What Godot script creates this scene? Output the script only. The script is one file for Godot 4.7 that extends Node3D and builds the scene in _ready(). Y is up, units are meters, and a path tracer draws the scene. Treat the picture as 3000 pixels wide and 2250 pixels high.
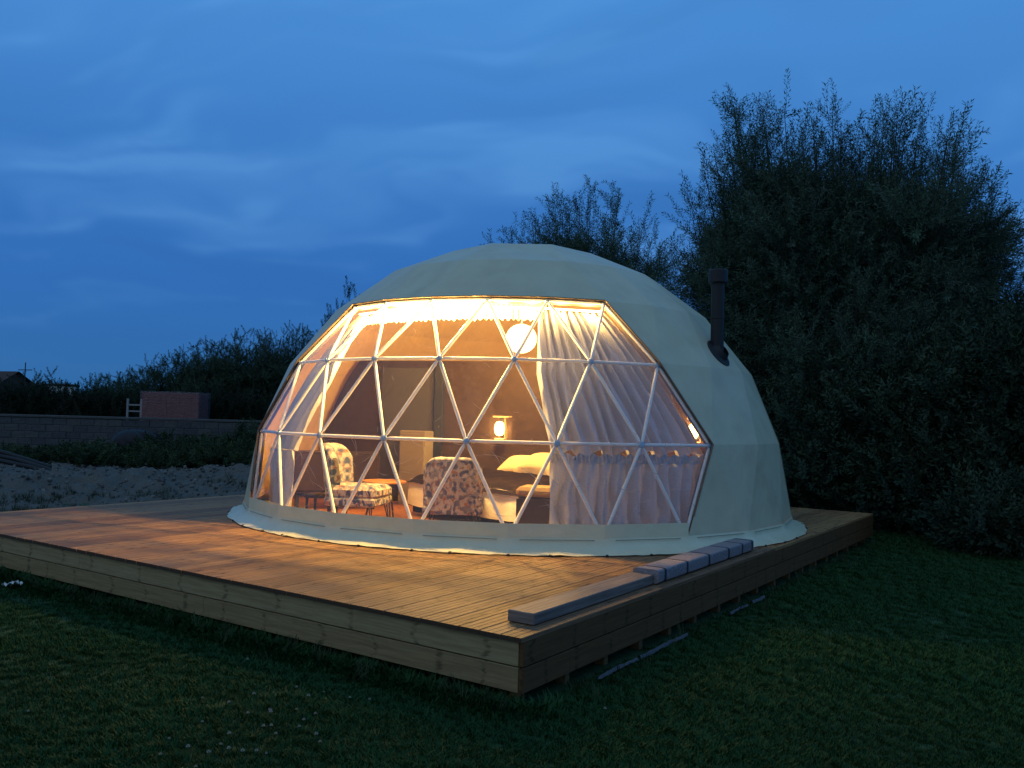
extends Node3D
# A glamping dome on a timber deck at dusk. Units are metres, y is up, the lawn is at y = 0.

const DECK := 0.42                      # height of the deck's walking surface
const DECK_W := 8.18                    # deck runs from x = -8.18 to 0
const DECK_L := 9.56                    # and from z = 0 back to z = -9.56
const DOME := Vector3(-3.834, 0.494, -5.588)   # centre of the dome's sphere
const R := 3.57
const PHASE := -0.60605                 # direction of the window's first hub, from +z towards +x
const STEP := TAU / 24.0
const LAT := [0.02, 0.2789, 0.5382, 0.7852]
const WARM := Color(1.0, 0.785, 0.405)

var rng := RandomNumberGenerator.new()
var noise := FastNoiseLite.new()
var fine := FastNoiseLite.new()
var used := {}
var M := {}


func _ready() -> void:
	rng.seed = 7
	noise.seed = 3
	noise.noise_type = FastNoiseLite.TYPE_SIMPLEX_SMOOTH
	noise.frequency = 1.0
	noise.fractal_type = FastNoiseLite.FRACTAL_FBM
	noise.fractal_octaves = 4
	fine.seed = 11
	fine.noise_type = FastNoiseLite.TYPE_SIMPLEX_SMOOTH
	fine.frequency = 1.0
	fine.fractal_type = FastNoiseLite.FRACTAL_NONE
	make_camera()
	make_sky()
	make_sun()
	materials()
	make_ground()
	make_deck()
	make_dome()
	make_stove_pipe()
	make_interior()
	make_lights()
	make_deck_objects()
	make_right_trees()
	make_left_background()
	make_grass()
	make_small_things()


func make_camera() -> void:
	var cam := Camera3D.new()
	cam.name = "camera"
	cam.position = Vector3(2.8009, 1.7131, 4.2703)
	cam.rotation_degrees = Vector3(2.2965, 34.4673, 1.4760)
	cam.fov = 48.387
	cam.near = 0.05
	cam.far = 600.0
	add_child(cam)
	cam.current = true


# ------------------------------------------------------------------ sky
func sky_color(d: Vector3) -> Vector3:
	var up := maxf(d.y, 0.0)
	var elev := asin(clampf(d.y, -1, 1))
	var low := Vector3(0.032, 0.145, 0.375)
	var mid := Vector3(0.032, 0.155, 0.480)
	var high := Vector3(0.068, 0.262, 0.655)
	var top := Vector3(0.110, 0.275, 0.520)
	var c: Vector3 = low.lerp(mid, smoothstep(0.0, 0.16, elev))
	c = c.lerp(high, smoothstep(0.12, 0.50, elev))
	c = c.lerp(top, smoothstep(0.5, 1.15, elev))
	var flat := Vector3(d.x, 0, d.z).normalized()
	# towards the right of the view the cloud cover is thinner and paler
	var side := flat.dot(Vector3(0.72, 0, -0.69))
	c = c.lerp(Vector3(0.066, 0.265, 0.665), 0.75 * smoothstep(0.35, 1.0, side) * (1.0 - smoothstep(0.6, 1.2, elev)))
	# last light, behind the viewer
	var back := flat.dot(Vector3(0.2, 0, 0.98))
	c = c.lerp(Vector3(0.20, 0.30, 0.42), 0.85 * smoothstep(-0.25, 0.8, back) * (1.0 - 0.4 * smoothstep(0.5, 1.3, elev)))
	# streaks of cloud, drawn out along the wind
	var q := Vector2(d.x, d.z) / (up + 0.12)
	var along := q.dot(Vector2(0.93, -0.36))
	var across := q.dot(Vector2(0.36, 0.93))
	var warp := noise.get_noise_2d(along * 0.35 + 9.0, across * 0.35) * 1.3
	var a := noise.get_noise_2d(along * 0.30 + 40.0, across * 0.95 + warp)
	var b := noise.get_noise_2d(along * 1.0 + 3.0, across * 2.6 + warp * 1.5 + 17.0)
	var cloud := smoothstep(-0.12, 0.42, a + 0.28 * b)
	var wisps := smoothstep(0.12, 0.55, b + 0.3 * a)
	var dark := smoothstep(0.05, 0.55, -a + 0.2 * b)
	var fade := smoothstep(0.02, 0.2, elev)
	c = c + Vector3(0.019, 0.040, 0.052) * cloud * fade + Vector3(0.013, 0.027, 0.034) * wisps * fade
	c = c * (1.0 - 0.06 * dark * fade)
	return c


func make_sky() -> void:
	var w := 1536
	var h := 768
	var data := PackedFloat32Array()
	data.resize(w * h * 3)
	for y in h:
		var th := (y + 0.5) / h * PI
		var sy := cos(th)
		var r := sin(th)
		for x in w:
			var ph := (x + 0.5) / w * TAU
			var c: Vector3
			if sy < -0.02:
				c = Vector3(0.01, 0.015, 0.012)
			else:
				c = sky_color(Vector3(sin(ph) * r, maxf(sy, 0.0), -cos(ph) * r))
			var i := (y * w + x) * 3
			data[i] = c.x
			data[i + 1] = c.y
			data[i + 2] = c.z
	var im := Image.create_from_data(w, h, false, Image.FORMAT_RGBF, data.to_byte_array())
	var mat := PanoramaSkyMaterial.new()
	mat.panorama = ImageTexture.create_from_image(im)
	mat.energy_multiplier = 1.0
	var sky := Sky.new()
	sky.sky_material = mat
	var env := Environment.new()
	env.background_mode = Environment.BG_SKY
	env.sky = sky
	env.tonemap_mode = Environment.TONE_MAPPER_LINEAR
	env.tonemap_exposure = 1.0
	env.sdfgi_enabled = true
	env.ssao_enabled = true
	env.ssil_enabled = true
	var we := WorldEnvironment.new()
	we.name = "environment"
	we.environment = env
	add_child(we)


func make_sun() -> void:
	# the sun is down: only the broad last glow behind the viewer is left
	var sun := DirectionalLight3D.new()
	sun.name = "dusk_glow"
	sun.light_energy = 0.035
	sun.light_color = Color(1.0, 0.93, 0.84)
	sun.light_angular_distance = 40.0
	sun.shadow_enabled = true
	sun.sky_mode = DirectionalLight3D.SKY_MODE_LIGHT_ONLY
	add_child(sun)
	sun.look_at_from_position(Vector3(-3, 9, 12), Vector3.ZERO)


# ------------------------------------------------------------------ helpers
func lin(r: float, g: float, b: float) -> Color:
	return Color(r, g, b).linear_to_srgb()


func numbered(called: String, parent: Node) -> String:
	var key := str(parent.get_instance_id()) + called
	var n: int = used.get(key, -1) + 1
	used[key] = n
	return called if n == 0 else "%s_%03d" % [called, n]


func st_new() -> SurfaceTool:
	var st := SurfaceTool.new()
	st.begin(Mesh.PRIMITIVE_TRIANGLES)
	return st


func obj(called: String, mesh: Variant, mat: Material, parent: Node = null) -> MeshInstance3D:
	var p: Node = parent if parent else self
	var o := MeshInstance3D.new()
	o.mesh = mesh.commit() if mesh is SurfaceTool else mesh
	o.material_override = mat
	o.cast_shadow = GeometryInstance3D.SHADOW_CASTING_SETTING_ON
	o.name = numbered(called, p)
	p.add_child(o, true)
	return o


func tag(o: Node, label: String, category: String, group := "") -> Node:
	o.set_meta("label", label)
	o.set_meta("category", category)
	if group:
		o.set_meta("group", group)
	return o


func structure(o: Node, label: String) -> Node:
	o.set_meta("kind", "structure")
	o.set_meta("label", label)
	return o


func stuff(o: Node) -> Node:
	o.set_meta("kind", "stuff")
	return o


func thing(called: String, label: String, category: String, at := Vector3.ZERO, turn := 0.0, group := "") -> Node3D:
	var o := Node3D.new()
	o.name = numbered(called, self)
	o.position = at
	o.rotation.y = turn
	add_child(o, true)
	tag(o, label, category, group)
	return o


func scatter(called: String, mesh: Mesh, mat: Material, places: Array, tints: Array, parent: Node = null) -> MultiMeshInstance3D:
	var p: Node = parent if parent else self
	var mm := MultiMesh.new()
	mm.transform_format = MultiMesh.TRANSFORM_3D
	mm.use_colors = true
	mm.mesh = mesh
	mm.instance_count = places.size()
	for i in places.size():
		mm.set_instance_transform(i, places[i])
		mm.set_instance_color(i, tints[i])
	var o := MultiMeshInstance3D.new()
	o.multimesh = mm
	o.material_override = mat
	o.name = numbered(called, p)
	p.add_child(o, true)
	o.set_meta("kind", "stuff")
	return o


func poly(st: SurfaceTool, pts: Array, normals: Array, uvs: Array) -> void:
	var face: Vector3 = (pts[1] - pts[0]).cross(pts[2] - pts[0])
	var flip: bool = face.dot(normals[0]) > 0.0
	for k in range(1, pts.size() - 1):
		var t := [0, k, k + 1]
		if flip:
			t = [0, k + 1, k]
		for i in t:
			st.set_normal(normals[i])
			st.set_uv(uvs[i])
			st.add_vertex(pts[i])


func flat(st: SurfaceTool, pts: Array, out: Vector3, uvs: Array = []) -> void:
	var n: Vector3 = (pts[1] - pts[0]).cross(pts[2] - pts[0]).normalized()
	if n.dot(out) < 0:
		n = -n
	var ns := []
	var us := []
	for p in pts:
		ns.append(n)
		us.append(Vector2(p.x + p.z, p.y))
	poly(st, pts, ns, uvs if uvs else us)


func grain_uv(p: Vector3, n: Vector3, along: int, off: Vector2) -> Vector2:
	var u: float = p[along]
	var v := 0.0
	for k in 3:
		if k != along:
			v += p[k] * (1.0 if absf(n[k]) < 0.7 else 0.0)
	if absf(n[along]) > 0.7:
		var o := [0, 1, 2]
		o.erase(along)
		u = p[o[0]]
		v = p[o[1]]
	return Vector2(u, v) + off


func bevel_box(st: SurfaceTool, size: Vector3, bevel: float, xf := Transform3D(), off := Vector2.ZERO) -> void:
	var h := size * 0.5
	var along := 0
	for k in 3:
		if size[k] > size[along]:
			along = k
	var c := {}
	for sx in [-1, 1]:
		for sy in [-1, 1]:
			for sz in [-1, 1]:
				var s := Vector3(sx, sy, sz)
				for axis in 3:
					var p := Vector3(s.x * (h.x - bevel), s.y * (h.y - bevel), s.z * (h.z - bevel))
					p[axis] = s[axis] * h[axis]
					c[[sx, sy, sz, axis]] = p
	var put := func(pts: Array, out: Vector3) -> void:
		var n: Vector3 = (pts[1] - pts[0]).cross(pts[2] - pts[0]).normalized()
		if n.dot(out) < 0:
			n = -n
		var w := []
		var ns := []
		var us := []
		for p in pts:
			w.append(xf * p)
			ns.append((xf.basis * n).normalized())
			us.append(grain_uv(p, n, along, off))
		poly(st, w, ns, us)
	for axis in 3:
		var a := (axis + 1) % 3
		var b := (axis + 2) % 3
		for s in [-1, 1]:
			var ring := []
			for q in [[-1, -1], [1, -1], [1, 1], [-1, 1]]:
				var k := [0, 0, 0]
				k[axis] = s
				k[a] = q[0]
				k[b] = q[1]
				ring.append(c[[k[0], k[1], k[2], axis]])
			var out := Vector3.ZERO
			out[axis] = s
			put.call(ring, out)
	if bevel <= 0.0:
		return
	for axis in 3:
		var a := (axis + 1) % 3
		var b := (axis + 2) % 3
		for sa in [-1, 1]:
			for sb in [-1, 1]:
				var q := []
				for e in [[-1, a], [1, a], [1, b], [-1, b]]:
					var k := [0, 0, 0]
					k[axis] = e[0]
					k[a] = sa
					k[b] = sb
					q.append(c[[k[0], k[1], k[2], e[1]]])
				var out := Vector3.ZERO
				out[a] = sa
				out[b] = sb
				put.call(q, out)
	for sx in [-1, 1]:
		for sy in [-1, 1]:
			for sz in [-1, 1]:
				put.call([c[[sx, sy, sz, 0]], c[[sx, sy, sz, 1]], c[[sx, sy, sz, 2]]], Vector3(sx, sy, sz))


func at(p: Vector3, turn := 0.0) -> Transform3D:
	return Transform3D(Basis(Vector3.UP, turn), p)


func box_part(called: String, size: Vector3, p: Vector3, mat: Material, parent: Node, bevel := 0.006, turn := 0.0) -> MeshInstance3D:
	var st := st_new()
	bevel_box(st, size, bevel, at(p, turn), Vector2(rng.randf() * 3.0, rng.randf()))
	return obj(called, st, mat, parent)


func frame_of(dir: Vector3) -> Basis:
	var y := dir.normalized()
	var x := y.cross(Vector3.UP if absf(y.y) < 0.95 else Vector3.RIGHT).normalized()
	return Basis(x, y, x.cross(y))


func tube(st: SurfaceTool, pts: Array, radii: Array, sides := 8, caps := true) -> void:
	var rings := []
	var normals := []
	var ref := frame_of(pts[1] - pts[0])
	for i in pts.size():
		var d: Vector3 = pts[mini(i + 1, pts.size() - 1)] - pts[maxi(i - 1, 0)]
		var y := d.normalized()
		var x := (ref.x - y * y.dot(ref.x)).normalized()
		ref = Basis(x, y, x.cross(y))
		var ring := []
		var ns := []
		for k in sides:
			var a := TAU * k / sides
			var n := x * cos(a) + ref.z * sin(a)
			ring.append(pts[i] + n * radii[i])
			ns.append(n)
		rings.append(ring)
		normals.append(ns)
	var run := 0.0
	for i in pts.size() - 1:
		var next: float = run + (pts[i + 1] - pts[i]).length()
		for k in sides:
			var j := (k + 1) % sides
			poly(st, [rings[i][k], rings[i + 1][k], rings[i + 1][j], rings[i][j]], [normals[i][k], normals[i + 1][k], normals[i + 1][j], normals[i][j]],
				[Vector2(run, k / 8.0), Vector2(next, k / 8.0), Vector2(next, (k + 1) / 8.0), Vector2(run, (k + 1) / 8.0)])
		run = next
	if caps:
		flat(st, rings[0], pts[0] - pts[1])
		flat(st, rings[-1], pts[-1] - pts[-2])


func lathe(st: SurfaceTool, profile: Array, sides := 24, xf := Transform3D()) -> void:
	for i in profile.size() - 1:
		var p: Vector2 = profile[i]
		var q: Vector2 = profile[i + 1]
		var n2 := Vector2(q.y - p.y, p.x - q.x).normalized()
		for k in sides:
			var a := TAU * k / sides
			var b := TAU * (k + 1) / sides
			var f := func(v: Vector2, t: float) -> Vector3: return xf * Vector3(v.x * cos(t), v.y, v.x * sin(t))
			var g := func(t: float) -> Vector3: return (xf.basis * Vector3(n2.x * cos(t), n2.y, n2.x * sin(t))).normalized()
			var quad := [f.call(p, a), f.call(q, a), f.call(q, b), f.call(p, b)]
			if p.x < 1e-5:
				quad = [f.call(p, a), f.call(q, a), f.call(q, b)]
			elif q.x < 1e-5:
				quad = [f.call(p, a), f.call(q, a), f.call(p, b)]
			var ns := [g.call(a), g.call(a), g.call(b), g.call(b)]
			if quad.size() == 3:
				ns = [g.call((a + b) / 2), g.call((a + b) / 2), g.call((a + b) / 2)]
			var us := []
			for v in quad:
				us.append(Vector2(a * 0.3, v.y))
			poly(st, quad, ns, us)


func grid(st: SurfaceTool, nu: int, nv: int, f: Callable, out: Vector3, uvs := Vector2.ONE) -> void:
	var p := []
	for i in nu + 1:
		var row := []
		for j in nv + 1:
			row.append(f.call(float(i) / nu, float(j) / nv))
		p.append(row)
	var n := []
	for i in nu + 1:
		var row := []
		for j in nv + 1:
			var du: Vector3 = p[mini(i + 1, nu)][j] - p[maxi(i - 1, 0)][j]
			var dv: Vector3 = p[i][mini(j + 1, nv)] - p[i][maxi(j - 1, 0)]
			row.append(du.cross(dv).normalized())
		n.append(row)
	var s := 1.0 if n[nu / 2][nv / 2].dot(out) >= 0 else -1.0
	for i in nu:
		for j in nv:
			var k := [[i, j], [i + 1, j], [i + 1, j + 1], [i, j + 1]]
			var pts := []
			var ns := []
			var us := []
			for e in k:
				pts.append(p[e[0]][e[1]])
				ns.append(n[e[0]][e[1]] * s)
				us.append(Vector2(float(e[0]) / nu, float(e[1]) / nv) * uvs)
			poly(st, pts, ns, us)


# ------------------------------------------------------------------ materials
func plain(color: Color, rough := 0.7, metal := 0.0) -> StandardMaterial3D:
	var m := StandardMaterial3D.new()
	m.albedo_color = color
	m.roughness = rough
	m.metallic = metal
	m.metallic_specular = 0.4
	return m


func noise_map(freq: float, ramp: Array, seed_: int, normal := false, bump := 4.0, size := 512) -> NoiseTexture2D:
	var n := FastNoiseLite.new()
	n.seed = seed_
	n.frequency = freq
	n.fractal_octaves = 5
	var t := NoiseTexture2D.new()
	t.width = size
	t.height = size
	t.seamless = true
	t.noise = n
	if normal:
		t.as_normal_map = true
		t.bump_strength = bump
	else:
		var g := Gradient.new()
		g.offsets = PackedFloat32Array(range(ramp.size()).map(func(i): return float(i) / (ramp.size() - 1)))
		g.colors = PackedColorArray(ramp)
		t.color_ramp = g
	return t


func mottled(ramp: Array, freq: float, scale: float, rough: float, seed_: int, bump := 0.0) -> StandardMaterial3D:
	var m := plain(Color.WHITE, rough)
	m.albedo_texture = noise_map(freq, ramp, seed_)
	m.uv1_triplanar = true
	m.uv1_world_triplanar = true
	m.uv1_scale = Vector3.ONE * scale
	if bump > 0.0:
		m.normal_enabled = true
		m.normal_texture = noise_map(freq * 1.7, [], seed_ + 50, true, 6.0)
		m.normal_scale = bump
	return m


func wood_image(seed_: int, light: Color, dark: Color, knots: int, whorl: bool) -> ImageTexture:
	# 1024 x 256 pixels lie along 2.5 m x 0.6 m of timber
	var r := RandomNumberGenerator.new()
	r.seed = seed_
	var w := 1024
	var h := 256
	var ks := []
	for i in knots:
		ks.append([r.randf() * w, r.randf() * h, r.randf_range(2.5, 6.0), r.randf_range(-0.5, 0.5)])
	var bands := []
	if whorl:
		for lane in 4:
			var x := r.randf_range(20, 160)
			while x < w - 20:
				bands.append([lane, x, r.randf_range(-26, 26), r.randf_range(5, 10)])
				x += r.randf_range(120, 260)
	var im := Image.create(w, h, false, Image.FORMAT_RGB8)
	var o := float(seed_) * 13.7
	for y in h:
		for x in w:
			var v := float(y)
			var deep := 0.0
			for k in ks:
				var dx: float = x - k[0]
				if absf(dx) > 70:
					continue
				var dy: float = y - k[1] - dx * k[3] * 0.2
				if absf(dy) > 26:
					continue
				var rr: float = k[2]
				var d := sqrt(dx * dx * 0.22 + dy * dy)
				v += signf(dy) * 7.0 * exp(-d / (rr * 1.8))
				deep = maxf(deep, 1.0 - smoothstep(rr * 0.55, rr * 1.15, d))
				deep = maxf(deep, 0.45 * exp(-absf(d - rr * 1.5) / 2.2))
			var lane_f := int(y / 64.0)
			for b in bands:
				if b[0] == lane_f:
					var t: float = (y - lane_f * 64.0) / 64.0 - 0.5
					var cx: float = b[1] + b[2] * (t * t * 4.0) + fine.get_noise_2d(y * 0.11 + b[1], 3.0) * 7.0
					var dd: float = absf(x - cx) / b[3]
					var s: float = 0.35 + 0.65 * smoothstep(-0.1, 0.5, fine.get_noise_2d(y * 0.06, b[1] * 0.7))
					deep = maxf(deep, s * (1.0 - smoothstep(0.3, 1.5, dd)) * 0.75)
					if absf(x - cx) < 46.0:
						v += 5.0 * exp(-absf(x - cx) / 14.0)
			var g := noise.get_noise_2d(x * 0.0032 + o, v * 0.075 + o) * 0.9
			g += noise.get_noise_2d(x * 0.012 + o, v * 0.33) * 0.55
			g += fine.get_noise_2d(x * 0.05 + o, v * 0.9) * 0.16
			var t2 := clampf(0.5 + g * 0.75, 0.0, 1.0)
			var c := dark.lerp(light, t2)
			c = c.lerp(dark * 0.25, deep * 0.85)
			c.a = 1
			im.set_pixel(x, y, c.linear_to_srgb())
	return ImageTexture.create_from_image(im)


func wood(tex: Texture2D, tint: Color, rough := 0.6) -> StandardMaterial3D:
	var m := plain(tint, rough)
	m.albedo_texture = tex
	m.uv1_scale = Vector3(0.4, 1.667, 1)
	m.heightmap_enabled = true
	m.heightmap_texture = tex
	m.heightmap_scale = 0.12
	return m


func floral_image() -> ImageTexture:
	var s := 256
	var im := Image.create(s, s, false, Image.FORMAT_RGB8)
	for y in s:
		for x in s:
			var px := x * 0.026
			var py := y * 0.026
			var a := fine.get_noise_2d(px * 1.2, py * 0.8)
			var b := fine.get_noise_2d(px * 1.6 + 20, py * 1.1 + 7)
			var l := absf(fine.get_noise_2d(px * 2.1 + 50, py * 1.4))
			var c := Color(0.37, 0.345, 0.33)
			if b > 0.46:
				c = Color(0.26, 0.10, 0.05)
			elif b > 0.26:
				c = Color(0.33, 0.26, 0.21)
			if a > 0.30:
				c = Color(0.035, 0.05, 0.12)
			elif a > 0.14:
				c = Color(0.11, 0.14, 0.22)
			if l < 0.045 and a < 0.14:
				c = c * 0.22
			c.a = 1
			im.set_pixel(x, y, c.linear_to_srgb())
	return ImageTexture.create_from_image(im)


func materials() -> void:
	var deck_a := wood_image(5, Color(0.385, 0.222, 0.108), Color(0.185, 0.096, 0.043), 36, false)
	var deck_b := wood_image(8, Color(0.38, 0.205, 0.088), Color(0.19, 0.093, 0.037), 44, false)
	M.deck = []
	for k in 6:
		var t := 0.80 + 0.045 * k
		M.deck.append(wood([deck_a, deck_b][k % 2], Color(t, t * (0.985 + 0.006 * k), t), 0.68))
	M.end_grain = mottled([lin(0.035, 0.022, 0.014), lin(0.09, 0.055, 0.034)], 0.03, 6.0, 0.8, 4)
	var side := wood_image(21, Color(0.36, 0.285, 0.155), Color(0.23, 0.172, 0.088), 0, true)
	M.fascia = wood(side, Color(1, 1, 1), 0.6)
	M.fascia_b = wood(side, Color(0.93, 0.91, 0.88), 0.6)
	M.fascia_shaded = wood(side, Color(0.64, 0.52, 0.42), 0.85)  # same timber; shade on the right of the deck is put into the tint
	M.post = wood(side, Color(0.75, 0.68, 0.6), 0.75)
	M.sleeper = wood(wood_image(31, Color(0.23, 0.185, 0.165), Color(0.11, 0.085, 0.076), 8, false), Color(1, 1, 1), 0.7)

	M.cover = mottled([lin(0.46, 0.425, 0.295), lin(0.56, 0.52, 0.36), lin(0.60, 0.56, 0.395)], 0.012, 0.35, 0.42, 6, 0.2)
	M.skirt = mottled([lin(0.58, 0.57, 0.41), lin(0.68, 0.67, 0.49)], 0.015, 0.6, 0.36, 9, 0.22)
	M.seam = M.cover
	M.trim = plain(lin(0.17, 0.11, 0.08), 0.6)
	M.lining = mottled([lin(0.56, 0.40, 0.22), lin(0.66, 0.48, 0.28)], 0.02, 0.6, 0.8, 12, 0.15)
	M.white_metal = plain(lin(0.78, 0.78, 0.78), 0.35)
	M.hub = plain(lin(0.33, 0.45, 0.60), 0.4, 0.3)
	var pane := StandardMaterial3D.new()
	pane.transparency = BaseMaterial3D.TRANSPARENCY_ALPHA
	pane.albedo_color = Color(0.86, 0.84, 0.88, 0.05)
	pane.roughness = 0.06
	pane.normal_enabled = true
	pane.normal_texture = noise_map(0.006, [], 77, true, 10.0)
	pane.normal_scale = 0.35
	pane.uv1_triplanar = true
	pane.uv1_world_triplanar = true
	pane.uv1_scale = Vector3.ONE * 0.5
	M.pane = pane
	M.cloth = mottled([lin(0.36, 0.37, 0.45), lin(0.46, 0.47, 0.56)], 0.05, 1.5, 0.9, 14, 0.2)
	M.cloth.backlight_enabled = true
	M.cloth.backlight = lin(0.13, 0.125, 0.13)
	M.valance = plain(lin(0.75, 0.70, 0.62), 0.9)
	M.valance.backlight_enabled = true
	M.valance.backlight = lin(0.7, 0.66, 0.58)
	M.partition = mottled([lin(0.046, 0.031, 0.024), lin(0.064, 0.043, 0.033)], 0.02, 0.8, 0.7, 15, 0.15)
	M.partition.metallic_specular = 0.1
	M.door = plain(lin(0.058, 0.055, 0.060), 0.5)
	M.dark_frame = plain(lin(0.020, 0.021, 0.025), 0.6)
	M.cream = plain(lin(0.20, 0.17, 0.14), 0.7)
	M.laminate = wood(deck_b, Color(1.0, 0.86, 0.66), 0.4)
	M.floral = plain(Color.WHITE, 0.85)
	M.floral.albedo_texture = floral_image()
	M.floral.uv1_triplanar = true
	M.floral.uv1_scale = Vector3.ONE * 1.8
	M.black_metal = plain(lin(0.02, 0.02, 0.022), 0.45, 0.2)
	M.stove = plain(lin(0.018, 0.018, 0.022), 0.5)
	M.rubber = plain(lin(0.02, 0.021, 0.024), 0.6)
	M.tan = plain(lin(0.22, 0.14, 0.07), 0.85)
	M.linen = mottled([lin(0.62, 0.56, 0.53), lin(0.70, 0.65, 0.62)], 0.02, 1.2, 0.9, 17, 0.35)
	M.throw = mottled([lin(0.012, 0.008, 0.0065), lin(0.024, 0.016, 0.013)], 0.03, 2.0, 0.95, 18, 0.5)
	M.throw.metallic_specular = 0.05
	M.pillow = mottled([lin(0.62, 0.52, 0.34), lin(0.70, 0.60, 0.42)], 0.02, 1.5, 0.9, 19, 0.3)
	M.dark_wood = mottled([lin(0.022, 0.012, 0.008), lin(0.042, 0.021, 0.013)], 0.02, 1.0, 0.5, 20)
	M.table_top = wood(deck_b, Color(1.0, 0.9, 0.75), 0.45)
	M.wrap = mottled([lin(0.20, 0.18, 0.20), lin(0.27, 0.24, 0.265)], 0.03, 1.2, 0.4, 22, 0.5)
	M.strap = plain(lin(0.03, 0.03, 0.04), 0.5)

	var lawn := mottled([lin(0.014, 0.042, 0.014), lin(0.019, 0.056, 0.018), lin(0.023, 0.064, 0.022)], 0.02, 0.30, 0.95, 24, 0.5)
	M.lawn = lawn
	M.gravel_soil = mottled([lin(0.058, 0.052, 0.043), lin(0.11, 0.10, 0.085), lin(0.16, 0.148, 0.128)], 0.05, 0.9, 0.95, 25, 1.0)
	M.stone = plain(Color.WHITE, 0.9)
	M.stone.vertex_color_use_as_albedo = true
	M.block = mottled([lin(0.052, 0.058, 0.066), lin(0.088, 0.096, 0.106)], 0.03, 0.5, 0.95, 26, 0.6)
	M.leaf = leafy(Color(1, 1, 1))
	M.grass = leafy(Color(1, 1, 1))
	M.pale_timber = plain(lin(0.26, 0.27, 0.28), 0.8)
	M.bark = mottled([lin(0.03, 0.026, 0.021), lin(0.075, 0.065, 0.052)], 0.05, 2.0, 0.95, 27, 0.9)
	M.stem = plain(lin(0.02, 0.045, 0.012), 0.8)
	M.petal = plain(lin(0.62, 0.62, 0.58), 0.8)
	M.clover = plain(lin(0.30, 0.31, 0.27), 0.9)


func leafy(c: Color) -> StandardMaterial3D:
	var m := plain(c, 0.7)
	m.metallic_specular = 0.2
	m.vertex_color_use_as_albedo = true
	m.backlight_enabled = true
	m.backlight = Color(0.34, 0.38, 0.24)
	return m


# ------------------------------------------------------------------ ground
func make_ground() -> void:
	var st := st_new()
	var n := 48
	for i in n:
		for j in n:
			var f := func(a: int) -> float:
				var t := float(a) / n * 2.0 - 1.0
				return signf(t) * pow(absf(t), 2.4) * 320.0
			var x0: float = f.call(i) - 4.0
			var x1: float = f.call(i + 1) - 4.0
			var z0: float = f.call(j) - 4.0
			var z1: float = f.call(j + 1) - 4.0
			var pts := [Vector3(x0, 0, z0), Vector3(x1, 0, z0), Vector3(x1, 0, z1), Vector3(x0, 0, z1)]
			flat(st, pts, Vector3.UP)
	structure(obj("ground", st, M.lawn), "short mown dark green lawn all round the deck")


func mound_height(x: float, z: float) -> float:
	# a low ridge of spoil along the far side of the deck
	var t := clampf((z + 12.5) / 14.0, 0.0, 1.0)
	var cx := lerpf(-12.6, -17.2, t)
	var d := (x - cx) / 1.7
	var h := 0.36 * exp(-d * d) * (0.75 + 0.7 * noise.get_noise_2d(x * 0.42, z * 0.42))
	var d2 := (x - cx + 4.0) / 2.8
	h += 0.18 * exp(-d2 * d2) * (0.8 + 0.8 * noise.get_noise_2d(x * 0.3 + 9, z * 0.3))
	h += 0.16 * noise.get_noise_2d(x * 1.1, z * 1.1)
	h += 0.05 * fine.get_noise_2d(x * 6.0, z * 6.0)
	var edge := smoothstep(0.0, 1.6, x + 25.0) * smoothstep(0.0, 1.2, -10.4 - x + 0.7 * noise.get_noise_2d(z * 0.3, 4.0)) * smoothstep(0.0, 2.0, 7.0 - z) * smoothstep(0.0, 2.0, z + 19.0)
	return (h + 0.03) * edge - 0.03 * (1.0 - edge)


# ------------------------------------------------------------------ deck
func board_mesh(length: float, width: float, uoff: float, voff: float) -> ArrayMesh:
	var w := width / 2
	var prof := [Vector2(-w, -0.028), Vector2(-w, -0.004), Vector2(-w + 0.004, 0), Vector2(-0.027, 0), Vector2(-0.025, -0.0022), Vector2(-0.023, -0.0022), Vector2(-0.021, 0),
		Vector2(0.021, 0), Vector2(0.023, -0.0022), Vector2(0.025, -0.0022), Vector2(0.027, 0), Vector2(w - 0.004, 0), Vector2(w, -0.004), Vector2(w, -0.028)]
	var st := st_new()
	for i in prof.size() - 1:
		var p: Vector2 = prof[i]
		var q: Vector2 = prof[i + 1]
		var n := Vector3(p.y - q.y, q.x - p.x, 0).normalized()
		var vp := p.x + voff + absf(p.y)
		var vq := q.x + voff + absf(q.y)
		poly(st, [Vector3(p.x, p.y, 0), Vector3(p.x, p.y, -length), Vector3(q.x, q.y, -length), Vector3(q.x, q.y, 0)], [n, n, n, n],
			[Vector2(uoff, vp), Vector2(uoff + length, vp), Vector2(uoff + length, vq), Vector2(uoff, vq)])
	var m := st.commit()
	st = st_new()
	for z in [0.0, -length]:
		var pts := [Vector3(-w, -0.028, z), Vector3(-w, -0.004, z), Vector3(-w + 0.004, 0, z), Vector3(w - 0.004, 0, z), Vector3(w, -0.004, z), Vector3(w, -0.028, z)]
		flat(st, pts, Vector3(0, 0, 1 if z == 0.0 else -1))
	st.commit(m)
	return m


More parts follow.
